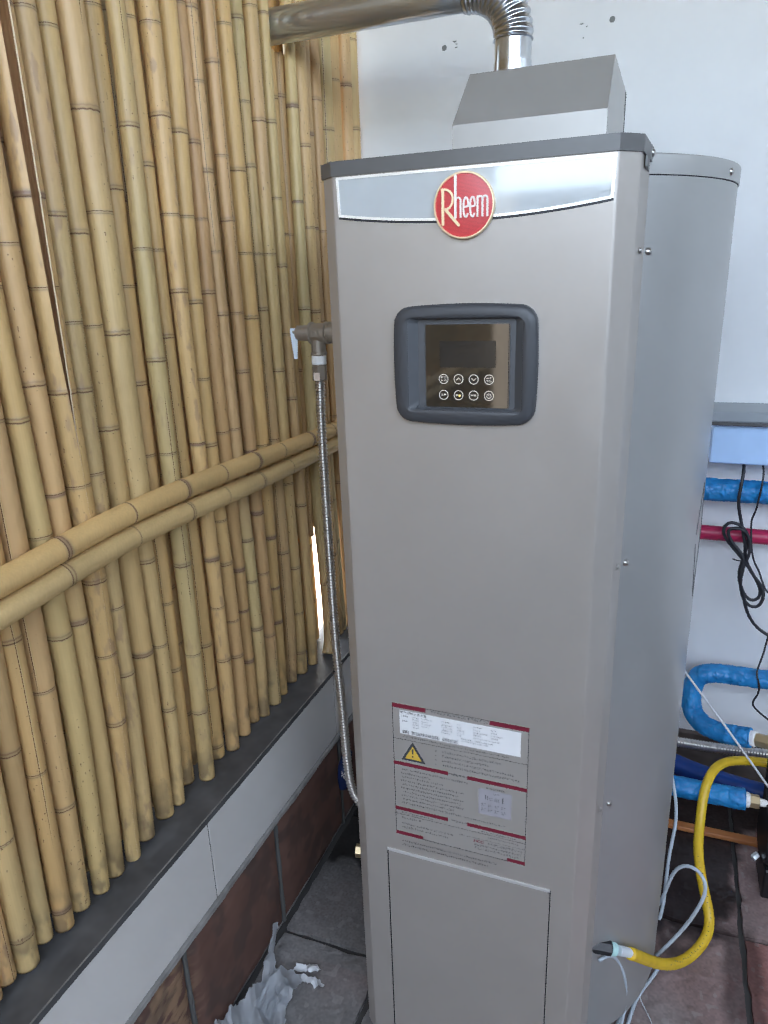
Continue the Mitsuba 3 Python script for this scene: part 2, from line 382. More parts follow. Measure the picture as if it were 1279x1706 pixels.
# ------------------------------------------------------------------ low wall under the fence
lw = thing('low_wall', 'low wall of white tiles over red stone with a dark slate coping', 'wall')
XF = -0.792
add('core', box(-0.98, XF - 0.012, -2.2, 2.055, -0.01, 0.5205), 'm_mortar', lw, smooth=False)
tj = [-1.44, -0.84, -0.24, 0.36, 0.96, 1.56, 2.05]
for a, b in zip(tj[:-1], tj[1:]):
    add('tile', box(XF - 0.0115, XF, a + 0.0012, b - 0.0012, 0.326, 0.5205, 0.0012), 'm_tile', lw, smooth=False)
    add('grout_line', box(XF - 0.0115, XF - 0.0012, b - 0.0012, b + 0.0012, 0.326, 0.5205), 'm_grout', lw, smooth=False)
sj = [-1.35, -0.984, -0.618, -0.252, 0.114, 0.48, 0.846, 1.212, 1.578, 2.05]
def rough_panel(x, y0, y1, z0, z1, t, seed, amp=0.004):
    ny, nz = max(4, int((y1 - y0) / 0.02)), max(4, int((z1 - z0) / 0.02))
    Y, Z = np.meshgrid(np.linspace(y0, y1, ny), np.linspace(z0, z1, nz), indexing='ij')
    p = np.stack([Y * 14, Z * 14, Y * 0 + seed], -1)
    d = (meshkit.fbm(p, 4, seed) - 0.5) * 2 * amp
    edge = np.minimum(np.minimum(Y - y0, y1 - Y), np.minimum(Z - z0, z1 - Z))
    d = np.where(edge < 1e-6, -t, d)
    V = np.stack([x + d, Y, Z], -1).reshape(-1, 3)
    F = []
    for i in range(ny - 1):
        for j in range(nz - 1):
            a = i * nz + j
            F.append([a, a + nz, a + nz + 1]); F.append([a, a + nz + 1, a + 1])
    return V, np.array(F)
for k, (a, b) in enumerate(zip(sj[:-1], sj[1:])):
    add('stone_panel', rough_panel(XF + 0.001, a + 0.003, b - 0.003, 0.0, 0.306, 0.012, 30 + k), 'm_stone_red', lw, smooth=40)
    if b < 2:
        add('joint', tube([(XF - 0.0075, b, z) for z in np.linspace(0, 0.306, 12)], [0.005 + 0.002 * rng.random() for _ in range(12)], 8), 'm_grout', lw)
mp = np.linspace(-1.4, 2.05, 240)
mv = [(XF - 0.006, y, 0.314 + 0.006 * (meshkit.fbm(np.array([y * 9, 0.3, 0.7]), 3) - 0.5)) for y in mp]
add('mortar_bed', tube(mv, [0.0095 + 0.006 * (meshkit.fbm(np.array([y * 30, 3.3, 0.7]), 3) - 0.3) for y in mp], 9), 'm_mortar', lw)
def coping(y0, y1):
    yy = np.linspace(y0, y1, max(3, int((y1 - y0) / 0.012)))
    ex = XF + 0.0035 + 0.0016 * (meshkit.fbm(np.stack([yy * 40, yy * 0, yy * 0], -1), 4) - 0.5)
    poly = Polygon([(-1.0, y0)] + list(zip(ex, yy)) + [(-1.0, y1)])
    return plan(poly, 0.521, 0.535)
cj = [-2.2, -1.4, -0.6, 0.2, 1.0, 1.8, 2.068]
cj = [-2.2, 0.1, 2.068]
for a, b in zip(cj[:-1], cj[1:]):
    add('coping', coping(a + 0.0015, b - 0.0015), 'm_coping', lw, smooth=False)

# ------------------------------------------------------------------ bamboo fence
# (set back 0..2, [(z, y, radius) ...] down the cane, joints' heights)
CANES = [
(0,[(1.463,.7547,.0128),(.985,.7574,.0165),(.541,.737,.0128)],[1.375,1.71,1.03]),
(0,[(1.459,.7956,.0154),(.961,.7975,.0140),(.534,.7798,.0148)],[1.421,1.036,1.77]),
(9,[(1.845,.8497,.0177),(1.453,.8481,.0183),(.937,.8423,.0156),(.537,.8207,.0123)],[1.678,1.402,.821,1.09]),
(0,[(1.857,.8987,.0155),(1.448,.8926,.0152),(.914,.8838,.0139),(.545,.867,.0149)],[1.657,1.398,.893,1.14]),
(1,[(1.869,.9479,.0145),(1.442,.9478,.0150),(.88,.9448,.018),(.522,.9356,.0165)],[1.635,1.325,.897]),
(0,[(1.878,.9976,.0201),(1.437,.9925,.0195),(1.183,.9891,.0205),(1.13,.9885,.0205)],[1.814,1.478]),
(1,[(1.15,.9883,.0140),(.854,.9881,.0128),(.528,.973,.0112)],[1.068,.752]),
(2,[(1.897,1.0638,.0175),(1.43,1.0534,.0150),(.898,1.0473,.0130),(.511,1.036,.0166)],[1.709,1.385,.805,1.1]),
(0,[(1.9,1.0898,.0135),(1.428,1.0771,.0147),(.891,1.0698,.0146),(.529,1.061,.015)],[1.805,1.425,1.029,.70]),
(1,[(1.911,1.1316,.0125),(1.422,1.1279,.0124),(.857,1.1341,.0148),(.512,1.1354,.0158)],[1.752,1.462,.819,.565]),
(0,[(1.918,1.1712,.0156),(1.418,1.1617,.0139),(.841,1.1694,.0139),(.53,1.167,.0141)],[1.833,1.541,1.004,.766]),
(0,[(1.931,1.2278,.0161),(1.413,1.2128,.0145),(.809,1.2283,.0140),(.529,1.2256,.0139)],[1.816,1.52,1.239,.972,.743]),
(1,[(1.944,1.2731,.0115),(1.406,1.2718,.0140),(.783,1.28,.0123),(.526,1.2791,.0129)],[1.807,1.536,.934,.7]),
(0,[(1.948,1.3002,.0125),(1.403,1.3056,.0136),(.769,1.3147,.0133),(.537,1.3079,.0124)],[2.033,1.76,1.493,.996,.77]),
(0,[(1.959,1.3478,.0122),(1.397,1.355,.0133),(.744,1.3656,.0138),(.527,1.3663,.0160)],[1.955,1.675,1.37,1.044,.728]),
(0,[(1.972,1.4086,.0158),(1.391,1.4168,.0166),(.719,1.4144,.0135),(.521,1.4089,.0128)],[1.775,1.48,.964,.739]),
(1,[(1.989,1.4757,.0140),(1.384,1.4782,.0128),(.684,1.4828,.0140),(.518,1.4678,.0130)],[2.064,1.79,1.494,.901]),
(0,[(1.996,1.5155,.0146),(1.38,1.5165,.0141),(.666,1.5229,.0144),(.511,1.5207,.0165)],[1.883,1.353,.844,.597]),
(0,[(2.007,1.5592,.0112),(1.374,1.5659,.0120),(.638,1.5756,.0132),(.517,1.5686,.0115)],[1.887,1.588,1.278,1.0]),
(2,[(2.026,1.6296,.0115),(1.365,1.635,.0125),(.885,1.6259,.0110)],[1.951,1.425]),
(2,[(2.034,1.6622,.0110),(1.362,1.6613,.0100),(.885,1.6537,.0090)],[1.959,1.334]),
(8,[(2.034,1.68,.0125),(1.364,1.6668,.0135),(.93,1.6746,.0160),(.577,1.650,.0154),(.538,1.630,.0160)],[1.938,1.487,.74]),
(0,[(2.049,1.7211,.0165),(1.355,1.7249,.0160),(.542,1.7503,.0150)],[1.862,1.477,1.1,.8]),
(0,[(2.049,1.7571,.0149),(1.355,1.7549,.0144),(.542,1.7803,.0137)],[1.892,1.447,1.15,.83]),
(0,[(2.062,1.8023,.0146),(1.349,1.7991,.0145),(.518,1.8204,.0131)],[1.976,1.397,1.0]),
(1,[(2.094,1.901,.0205),(1.333,1.893,.0200)],[1.926,1.5,1.05]),
(1,[(2.094,1.950,.0215),(1.333,1.9453,.0211)],[1.826,1.4,.95]),
(0,[(2.1,1.9985,.0165),(1.323,1.9981,.0165)],[2.046,1.73,1.2]),
(0,[(2.115,2.0330,.0185),(1.323,2.0311,.0180)],[1.946,1.63,1.1]),
(0,[(1.009,.7126,.0162),(.545,.6965,.0138)],[.747,1.15,1.6]),
(0,[(1.031,.6707,.0140),(.545,.6558,.0138)],[1.068,.581,1.5]),
(0,[(1.049,.6384,.0140),(.555,.6184,.0125)],[.9,1.4]),
(0,[(1.049,.592,.0168),(.543,.5797,.0168)],[.602,1.0,1.35]),
(0,[(1.049,.552,.0135),(.554,.541,.0130)],[.8,1.2]),
(0,[(1.049,.523,.0125),(.549,.5128,.0115)],[.7,1.1]),
]
fence = thing('bamboo_fence', 'fence of upright bamboo canes tied to two level bamboo rails', 'fence')
FX, ZTOP = -0.846, 2.96
OFFS = np.array([0.016, 0.0115, 0.0085, 0.0068, 0.0048, 0.0034, 0.0018, 0.0, -0.0016, -0.0032, -0.005, -0.0075, -0.0115, -0.016])
def cane_rings(z0, z1, nodes):
    zs = [z0, z0 + 0.004, z1] + [n + o for n in nodes for o in OFFS if z0 < n + o < z1]
    gaps = np.arange(z0 + 0.03, z1, 0.06)
    zs += [g for g in gaps if not any(abs(g - n) < 0.02 for n in nodes)]
    zs = np.unique(np.round(zs, 5))
    nd = np.array(nodes) if len(nodes) else np.array([99.0])
    k = np.argmin(np.abs(zs[:, None] - nd[None]), 1)
    d = np.clip(zs - nd[k], -0.05, 0.05)
    swell = 0.055 * np.exp(-((d - 0.003) / 0.0055) ** 2) - 0.03 * np.exp(-(d / 0.0012) ** 2) + 0.02 * np.exp(-(d / 0.025) ** 2)
    return zs, d, swell
def make_cane(idx, back, knots, nodes, seg=16, ztop=ZTOP, low=False, gap=None, zbot=None):
    knots = sorted(knots)
    kz = np.array([k[0] for k in knots]); ky = np.array([k[1] for k in knots]); kr = np.array([k[2] for k in knots])
    z0 = max(kz[0], 0.5365) if zbot is None else zbot
    z1 = ztop
    nodes = list(nodes)
    top = max(nodes + [kz[-1]])
    while top < z1 - 0.25:
        top += rng.uniform(0.24, 0.36); nodes.append(top)
    zs, d, sw = cane_rings(z0, z1, nodes)
    if len(kz) > 1:
        zc = np.clip(zs, kz[0], kz[-1])
        y = PchipInterpolator(kz, ky)(zc); r = PchipInterpolator(kz, kr)(zc)
    else:
        y = ky[0] + 0 * zs; r = kr[0] + 0 * zs
    r = r * 1.12
    wob = np.random.default_rng(100 + idx)
    ph = wob.uniform(0, 6, 4)
    y = y + 0.0012 * np.sin(zs * 3.1 + ph[0]) + 0.0006 * np.sin(zs * 9 + ph[1])
    x = FX - r - (0.0135 * back if back < 5 else 0) + 0.0025 * np.sin(zs * 2.2 + ph[2]) - 0.0045 * (idx % 2)
    if back == 8:
        x = x + np.interp(zs, [0.538, 0.93, 1.3], [0.030, 0.005, 0.0])
    r = r * (1 + sw)
    P = np.stack([x, y, zs], 1)
    if gap is None:
        v, f = tube(P, r, seg)
        ids = idx + 0.4 * (np.r_[np.tile(np.arange(seg) / seg, len(P)), 0.5, 0.5] - 0.5)
        dd = np.r_[np.repeat(d, seg), 0.05, 0.05]
        add('cane', (v, f), 'm_bamboo', fence, smooth=True, uv=np.stack([ids, dd], 1))
    else:
        g0, g1 = gap(zs)
        c = np.stack([-x, -y], 1); c /= np.linalg.norm(c, axis=1, keepdims=True)
        rgt = np.stack([y, -x], 1); rgt /= np.linalg.norm(rgt, axis=1, keepdims=True)
        s = np.linspace(0, 1, 26)
        th = g1[:, None] + (g0 + 2 * np.pi - g1)[:, None] * s[None]
        def shell(rr):
            q = np.cos(th)[..., None] * c[:, None] + np.sin(th)[..., None] * rgt[:, None]
            q = q * rr[:, None, None]
            return np.concatenate([P[:, None, :2] + q, np.broadcast_to(zs[:, None, None], th.shape + (1,))], -1).reshape(-1, 3)
        n, m = len(s), len(zs)
        F = []
        for a in range(m - 1):
            i = a * n + np.arange(n - 1)
            F.append(np.stack([i, i + 1, i + n + 1], 1)); F.append(np.stack([i, i + n + 1, i + n], 1))
        F = np.vstack(F)
        vo, vi = shell(r), shell(r * 0.86)
        k = add('cane', (vo, F), 'm_bamboo', fence, smooth=True, uv=np.stack([np.full(len(vo), idx, float), np.repeat(d, n)], 1), label='cane split open down its length')
        # inside and the two broken lips
        lips = []
        for e in (0, n - 1):
            a = np.arange(m - 1) * n + e
            lips.append(np.stack([a, a + n, a + n + len(vo)], 1)); lips.append(np.stack([a, a + n + len(vo), a + len(vo)], 1))
        V = np.vstack([vo, vi])
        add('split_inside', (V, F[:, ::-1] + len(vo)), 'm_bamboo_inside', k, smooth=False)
        add('split_lip', (V, np.vstack(lips)), 'm_bamboo_cut', k, smooth=False)
def split_gap(z):
    a = np.radians(np.interp(z, [1.33, 1.453, 1.845, 2.3], [30, 17, 2, -4]))
    b = np.radians(np.interp(z, [1.33, 1.453, 1.845, 2.3], [31, 40, 50, 56]))
    return a, b
for i, (back, knots, nodes) in enumerate(CANES):
    if i == 5:
        make_cane(i, back, knots, nodes, zbot=1.13)
    elif i == 6:
        make_cane(i, back, knots, nodes, ztop=1.18)
    elif back == 9:
        make_cane(i, 0, knots, nodes, gap=split_gap)
    elif i in (19, 20):
        make_cane(i, back, knots, nodes, ztop=2.049)
    else:
        make_cane(i, back, knots, nodes)
# towards and past the photographer
y, i = 0.497, 60
while y > -1.75:
    r = rng.uniform(0.0115, 0.019)
    y -= r
    nodes = []
    z = 0.54 + rng.uniform(0.05, 0.3)
    while z < 3.1:
        nodes.append(z); z += rng.uniform(0.25, 0.36)
    make_cane(i, rng.choice((0, 0, 1)), [(0.54, y - 0.004, r), (2.0, y + rng.uniform(-.004, .008), r * rng.uniform(.9, 1.05))], nodes, seg=10)
    y -= r * 0.97
    i += 1
# second row behind, seen in the chinks
y = 2.045
while y > -1.6:
    r = rng.uniform(0.014, 0.02)
    y -= r * 0.98
    z, nodes = 0.6 + rng.random() * 0.3, []
    while z < 2.9:
        nodes.append(z); z += rng.uniform(0.28, 0.4)
    if 1.70 < y < 1.83:
        make_cane(i, 4.2, [(0.54, y, r), (2.0, y, r)], nodes, seg=8, zbot=0.885)
    elif not 1.962 < y < 2.008:
        if 1.55 < y < 1.675:
            make_cane(i, 4.2, [(0.54, y, r), (2.0, y, r)], nodes, seg=8, ztop=2.0495)
            make_cane(i, 4.2, [(0.54, y, r), (2.0, y, r)], nodes, seg=8, zbot=2.130)
        else:
            make_cane(i, 4.2, [(0.54, y, r), (2.0, y, r)], nodes, seg=8)
    y -= r * 0.97
    i += 1
def make_rail(idx, pts, r, nodes):
    P = smooth_path(pts, 0.03)
    ys = np.unique(np.round(np.r_[P[:, 1], [n + o for n in nodes for o in OFFS]], 5))
    ys = ys[(ys >= P[:, 1].min()) & (ys <= P[:, 1].max())]
    o = np.argsort(P[:, 1])
    Q = np.stack([np.interp(ys, P[o, 1], P[o, 0]), ys, np.interp(ys, P[o, 1], P[o, 2])], 1)
    nd = np.array(nodes)
    k = np.argmin(np.abs(ys[:, None] - nd[None]), 1)
    d = np.clip(ys - nd[k], -0.05, 0.05)
    sw = 0.03 * np.exp(-((d - 0.003) / 0.006) ** 2) - 0.02 * np.exp(-(d / 0.0012) ** 2)
    v, f = tube(Q, r * (1 + sw), 20)
    add('rail', (v, f), 'm_bamboo', fence, smooth=True, uv=np.stack([np.full(len(v), idx, float), np.r_[np.repeat(d, 20), .05, .05]], 1))
make_rail(203, [(-.822, -1.6, 1.18), (-.822, .2, 1.172), (-.8225, .63, 1.1755), (-.822, .87, 1.192), (-.8215, 1.3, 1.186), (-.822, 1.60, 1.176), (-.822, 2.04, 1.17)], .0195, [-1.2, -.9, -.6, -.3, 0, .3, .748, 1.045, 1.30, 1.56, 1.82])
make_rail(205, [(-.820, -1.6, 1.135), (-.820, .2, 1.13), (-.820, .63, 1.1345), (-.820, .87, 1.1510), (-.8205, 1.3, 1.139), (-.820, 1.60, 1.135), (-.82, 2.04, 1.128)], .0195, [-1.1, -.8, -.5, -.2, .1, .4, .745, 1.05, 1.31, 1.60, 1.88])

# ------------------------------------------------------------------ water heater
wh = thing('water_heater', 'tall grey gas water heater with a flat front jacket and a round tank', 'water heater')
TC, TR = np.array([-0.268, 1.40]), 0.351
Z0 = 0.045
prof = Polygon([(-.495, 1.14), (-.4845, 1.022), (-.460, 1.0), (-.076, 1.0), (-.0505, 1.025), (-.0435, 1.14)])
outer = prof.buffer(-.008, quad_segs=8).buffer(.008, quad_segs=8)
inner = prof.buffer(-.006)
def man(poly, z0, z1):
    c = m3.CrossSection([np.array(orient(poly).exterior.coords)[:-1]])
    return m3.Manifold.extrude(c, z1 - z0).translate([0, 0, z0])
front = man(outer, Z0, 1.690) - m3.Manifold.cube([.304, .01, .6]).translate([-.418, .994, -.062])
add('front_jacket', front, 'm_heater_paint', wh, smooth=30)
dr_ = add('service_door', box(-.4158, -.1162, 1.0006, 1.0036, Z0 + .003, .5365, .0008), 'm_heater_paint', wh, smooth=False)
add('door_lip', facing(LineString([(-.4166, .5350), (-.1154, .5350)]).buffer(.0022, cap_style='flat'), 1.0004, .0032), 'm_lip_paint', dr_, smooth=False)
for gx in (-.4169, -.1151):
    add('door_gap', box(gx - .0010, gx + .0010, 1.0012, 1.0035, Z0 + .004, .531), 'm_dark_gap', dr_, smooth=False)
add('door_notch', facing(Polygon([(-.121, .533), (-.1155, .5365), (-.1155, .529)]), .9985, .0008), 'm_dark_gap', dr_, smooth=False)
capo = prof.buffer(-.008, quad_segs=8).buffer(.0105, quad_segs=2, join_style='mitre')
capm = man(capo, 1.690, 1.7095)
add('cap', capm, 'm_cap_metal', wh, smooth=30, label='dark grey cap along the top of the front jacket')
# tank
pr_t = [(0, Z0), (TR - .004, Z0), (TR, Z0 + .004), (TR, 1.6745)]
def lathe(prof, c, n=160, top=True):
    P = np.array(prof)
    a = np.arange(n) * 2 * np.pi / n
    v = np.stack([c[0] + P[:, :1] * np.cos(a), c[1] + P[:, :1] * np.sin(a), np.repeat(P[:, 1:], n, 1)], -1).reshape(-1, 3)
    i = np.arange(n); j = (i + 1) % n
    F = []
    for k in range(len(P) - 1):
        F.append(np.stack([k * n + i, k * n + j, (k + 1) * n + j], 1)); F.append(np.stack([k * n + i, (k + 1) * n + j, (k + 1) * n + i], 1))
    return v, np.vstack(F)
add('tank_jacket', lathe(pr_t, TC), 'm_tank_paint', wh, smooth=40)
add('rim_band', lathe([(TR - .002, 1.6752), (TR + .0022, 1.6756), (TR + .0022, 1.7000), (TR + .0006, 1.7022), (TR - .012, 1.7026), (0, 1.7026)], TC), 'm_tank_paint', wh, smooth=40)
add('band_seam', lathe([(TR - .002, 1.6742), (TR + .0006, 1.6743), (TR + .0006, 1.6757), (TR - .002, 1.6758)], TC), 'm_dark_gap', wh, smooth=False)
# screws: on the jacket's side, on the tank, on the rim
def on_tank(az, z, rr=TR):
    d = np.array([math.cos(az), math.sin(az), 0.0])
    return np.array([TC[0], TC[1], z]) + d * rr, d
def tank_at(tanv):
    """azimuth on the tank where the sight line x/y = tanv from the front first meets it"""
    d = np.array([tanv, 1.0]); d /= np.linalg.norm(d)
    b = d @ TC; c = TC @ TC - TR ** 2
    t = b - math.sqrt(max(b * b - c, 0))
    q = d * t - TC
    return math.atan2(q[1], q[0]), np.linalg.norm(d * t)
for tv, z in ((-.0338, 1.576), (-.0327, 1.103), (-.0302, .630)):
    az, _ = tank_at(tv)
    c, d = on_tank(az, z)
    add('screw', dome(c, d, .0058, .0042), 'm_screw', wh)
for x, y, z in ((-.0478, 1.064, 1.576), (-.0476, 1.066, 1.122), (-.0474, 1.066, .672)):
    add('screw', dome((x + .0006, y, z), (1, .05, 0), .0052, .0036), 'm_screw', wh)
az, _ = tank_at(.049)
c, d = on_tank(az, 1.6868, TR + .0022)
add('screw', dome(c, d, .0055, .004), 'm_screw', wh)
add('screw', dome((-.0405, 1.078, 1.6945), (1, .05, 0), .0058, .0042), 'm_screw', wh)
add('cap_tab', box(-.0472, -.0438, 1.050, 1.108, 1.676, 1.6898, .0005), 'm_cap_metal', wh, smooth=False)
for a in (0.6, 2.2, 3.9, 5.4):
    p = TC + .28 * np.array([math.cos(a), math.sin(a)])
    add('foot', rod((p[0], p[1], 0.001), (p[0], p[1], Z0 + .002), .02, 12), 'm_black_iron', wh)
# name plate
arc = [(-.452 + .373 * t, 1.6372 - .0135 * 4 * t * (1 - t)) for t in np.linspace(0, 1, 30)]
plate = Polygon([(-.4535, 1.6885)] + arc + [(-.0775, 1.6880)])
npk = add('name_plate', facing(plate.buffer(-.0032, join_style='mitre'), .9995, .0012), 'm_plate', wh, smooth=False)
add('bright_edge', facing(plate.difference(plate.buffer(-.0034, join_style='mitre')), .9998, .0026), 'm_chrome', npk, smooth=30)
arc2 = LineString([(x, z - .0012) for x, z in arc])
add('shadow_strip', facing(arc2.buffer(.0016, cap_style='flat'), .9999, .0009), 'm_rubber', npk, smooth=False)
# round emblem
ec = (-.268, 1.6405); ER = .0415
a = np.linspace(0, np.pi / 2, 7)
def disc_lathe(prof, cx, cz, y0, n=64):
    P = np.array(prof)      # (radius, height towards -y)
    t = np.arange(n) * 2 * np.pi / n
    v = np.stack([cx + P[:, :1] * np.cos(t), np.repeat(y0 - P[:, 1:], n, 1), cz + P[:, :1] * np.sin(t)], -1).reshape(-1, 3)
    i = np.arange(n); j = (i + 1) % n
    F = []
    for k in range(len(P) - 1):
        F.append(np.stack([k * n + i, k * n + j, (k + 1) * n + j], 1)); F.append(np.stack([k * n + i, (k + 1) * n + j, (k + 1) * n + i], 1))
    return v, np.vstack(F)
em = add('round_emblem', disc_lathe([(ER - .0024, .004), (ER - .0024, .0062), (ER * .7, .0074), (ER * .35, .0079), (.0001, .008)], *ec, .9995), 'm_red_enamel', wh, smooth=40)
add('emblem_rim', disc_lathe([(ER, 0), (ER + .0002, .0068), (ER - .0008, .0085), (ER - .0022, .0085), (ER - .0028, .0062)], *ec, .9995), 'm_gold', em, smooth=30)
def st(pts, w):
    return LineString(pts).buffer(w, quad_segs=6)
def ell(cx, cz, rx, rz, a0, a1, n=24):
    return [(cx + rx * math.cos(math.radians(t)), cz + rz * math.sin(math.radians(t))) for t in np.linspace(a0, a1, n)]
R_ = [st([(-.2960, 1.6185), (-.2960, 1.6612)], .0018),
      st([(-.2975, 1.6612)] + ell(-.2940, 1.6487, .0118, .0125, 88, -80) + [(-.2935, 1.6365)], .0014),
      st([(-.2925, 1.6368), (-.2745, 1.6165)], .0019)]
add('lettering', facing(union_all(R_).simplify(.0001), .9925, .0026), 'm_gold', em, smooth=30)
w = .00115
let = [st([(-.2788, 1.6262), (-.2788, 1.6772)], .00165)]                       # h
let += [st([(-.2788, 1.6450)] + ell(-.2752, 1.6462, .0036, .0040, 160, 0) + [(-.2716, 1.6262)], w)]
for cx in (-.2645, -.2555):                                                  # e e
    let += [st([(cx - .0032, 1.6380), (cx + .0030, 1.6392)] + ell(cx, 1.6395, .0033, .0104, 20, 180) + ell(cx, 1.6364, .0033, .0104, 180, 320), w)]
mx = (-.2488, -.2422, -.2356)                                                # m
let += [st([(mx[0], 1.6262), (mx[0], 1.6500)], w)]
for p, q in zip(mx[:-1], mx[1:]):
    let += [st([(p, 1.6450)] + ell((p + q) / 2, 1.6462, .0033, .0042, 160, 0) + [(q, 1.6262)], w)]
add('lettering', facing(union_all(let).simplify(.00008), .9925, .0026), 'm_letter_white', em, smooth=30)

# control panel
def rrect(cx, cz, hw, hh, r, bulge, n=120):
    """n points round a rounded rectangle whose sides bow outwards"""
    pts = []
    b = sbox(cx - hw + r, cz - hh + r, cx + hw - r, cz + hh - r).buffer(r, quad_segs=10).exterior
    for k in range(n):
        p = b.interpolate(k / n, normalized=True)
        x, z = p.x - cx, p.y - cz
        x += math.copysign(bulge, x) * max(0, 1 - (z / hh) ** 2) * (abs(x) / hw) ** 3
        z += math.copysign(bulge * 1.35, z) * max(0, 1 - (x / hw) ** 2) * (abs(z) / hh) ** 3
        pts.append((cx + x, cz + z))
    return np.array(pts)
def loft(rings):
    n = len(rings[0])
    v = np.vstack(rings)
    i = np.arange(n); j = (i + 1) % n
    F = []
    for k in range(len(rings) - 1):
        F.append(np.stack([k * n + i, (k + 1) * n + j, k * n + j], 1)); F.append(np.stack([k * n + i, (k + 1) * n + i, (k + 1) * n + j], 1))
    return v, np.vstack(F)
def ringy(p, y):
    return np.stack([p[:, 0], np.full(len(p), y), p[:, 1]], 1)
cc = (-.2685, 1.4315)
O = lambda s, b=1.0: rrect(*cc, .1005 - s, .0800 - s, max(.020 - s * .6, .004), .0035 * b)
I = lambda hw, hh, r: rrect(-.2665, 1.4325, hw, hh, r, .0)
cp = add('control_panel', loft([ringy(O(0), 1.0), ringy(O(0), .9925), ringy(O(.0012), .9895), ringy(O(.004), .9872), ringy(O(.009), .9858), ringy(O(.014), .9855), ringy(I(.0845, .0668, .0045), .9858), ringy(I(.0822, .0648, .0035), .9868)]), 'm_bezel', wh, smooth=50, label='dark grey control panel with a recessed black screen')
add('recess', loft([ringy(I(.0822, .0648, .0035), .9868), ringy(I(.0765, .0632, .003), .9925), ringy(I(.0705, .0622, .003), .9988), ringy(I(.0001, .0001, .00005), .9988)]), 'm_recess', cp, smooth=40)
sk = add('screen', facing(sbox(-.3250, 1.3722, -.2035, 1.4882).buffer(-.002).buffer(.002), .9986, .0024), 'm_screen', cp, smooth=False)
add('display_window', facing(sbox(-.3040, 1.4285, -.2230, 1.4655), .9961, .0003), 'm_display', sk, smooth=False)
add('screen_seam', facing(sbox(-.2052, 1.3722, -.2044, 1.4882), .9961, .0003), 'm_rubber', sk, smooth=False)
def glyph(x, z, w, h, g, sw):
    """a few strokes like one small square character"""
    out = []
    for _ in range(g.choice((2, 3, 3))):
        zz = z + h * g.choice((.05, .3, .5, .7, .95)); a, b = g.choice(((0, 1), (0, 1), (.1, .7), (.3, 1)))
        out.append((x + a * w, zz - sw / 2, x + b * w, zz + sw / 2))
    for _ in range(g.choice((1, 2, 2))):
        xx = x + w * g.choice((.12, .35, .5, .68, .9)); a, b = g.choice(((0, 1), (0, .6), (.4, 1)))
        out.append((xx - sw / 2, z + a * h, xx + sw / 2, z + b * h))
    return out
def rects(rs, y):
    V, F = [], []
    for k, (x0, z0, x1, z1) in enumerate(rs):
        V += [(x0, y, z0), (x1, y, z0), (x1, y, z1), (x0, y, z1)]
        F += [(4 * k, 4 * k + 1, 4 * k + 2), (4 * k, 4 * k + 2, 4 * k + 3)]
    return np.array(V, float), np.array(F)
g_ = random.Random(5)
for rz, zz in enumerate((1.4121, 1.3893)):
    for k, xx in enumerate((-.2985, -.2764, -.2542, -.2320)):
        shp = Point(xx, zz).buffer(.0071).difference(Point(xx, zz).buffer(.0060))
        if (rz, k) == (0, 1):
            shp = shp.union(st([(xx - .003, zz - .0012), (xx, zz + .0018), (xx + .003, zz - .0012)], .0006))
        elif (rz, k) == (0, 2):
            shp = shp.union(st([(xx - .003, zz + .0012), (xx, zz - .0018), (xx + .003, zz + .0012)], .0006))
        elif (rz, k) == (1, 3):
            shp = shp.union(st(ell(xx, zz - .0004, .0031, .0031, 125, 415), .0005)).union(st([(xx, zz), (xx, zz + .0034)], .0005))
        else:
            rows = ((.0006, 2), (-.0034, 2)) if rz == 0 else ((-.0015, 2),)
            for dz, cnt in rows:
                for q in range(cnt):
                    for (x0, z0, x1, z1) in glyph(xx - .0042 + q * .0044, zz + dz, .0037, .0029, g_, .00055):
                        shp = shp.union(sbox(x0, z0, x1, z1))
        add('touch_button', facing(shp, .9962, .0004), 'm_icon', sk, smooth=False)
add('lit_mark', facing(Point(-.2748, 1.3886).buffer(.0019), .9957, .0003), 'm_icon_gold', sk, smooth=False)

# rating label
LX, LZ = -.3975, .8545
YL = .9990
def L(u, v):
    return (LX + u, LZ - v)
def lrect(u0, v0, u1, v1):
    return sbox(LX + u0, LZ - v1, LX + u1, LZ - v0)
lb = add('rating_label', facing(lrect(0, 0, .2375, .2785), 1.0, .0005), 'm_label_grey', wh, smooth=False, label='printed rating label with red bars and a warning triangle')
add('thin_rule', facing(union_all([lrect(0, 0, .2375, .2785).difference(lrect(.0011, .0011, .2364, .2774)), lrect(0, .0708, .2375, .0715), lrect(0, .1212, .2375, .1219), lrect(0, .2322, .2375, .2329), lrect(.12, .2455, .2375, .246)]), 1.0 - .0005, .00015), 'm_ink', lb, smooth=False)
bars = [(0, 0, .061, .0082), (.172, 0, .2375, .0082), (0, .1185, .1005, .1258), (.1345, .1185, .2375, .1258), (0, .2165, .0995, .2238), (.1345, .2165, .2375, .2238), (0, .2712, .052, .2785), (.2065, .2712, .2375, .2785)]
for b in bars:
    add('red_bar', facing(lrect(*b), 1.0 - .0006, .0002), 'm_label_red', lb, smooth=False)
wk = add('white_sticker', facing(lrect(.0135, .0120, .2245, .0590), 1.0 - .0006, .0003), 'm_label_white', lb, smooth=False)
g_ = random.Random(11)
def text_row(u, v, n, s, gap=1.12, dens=1.0):
    """n small square characters from u, the top at v"""
    out = []
    for k in range(n):
        if g_.random() > dens:
            continue
        x, z = L(u + k * s * gap, v + s)
        out += glyph(x, z, s * .86, s * .9, g_, s * .15)
    return out
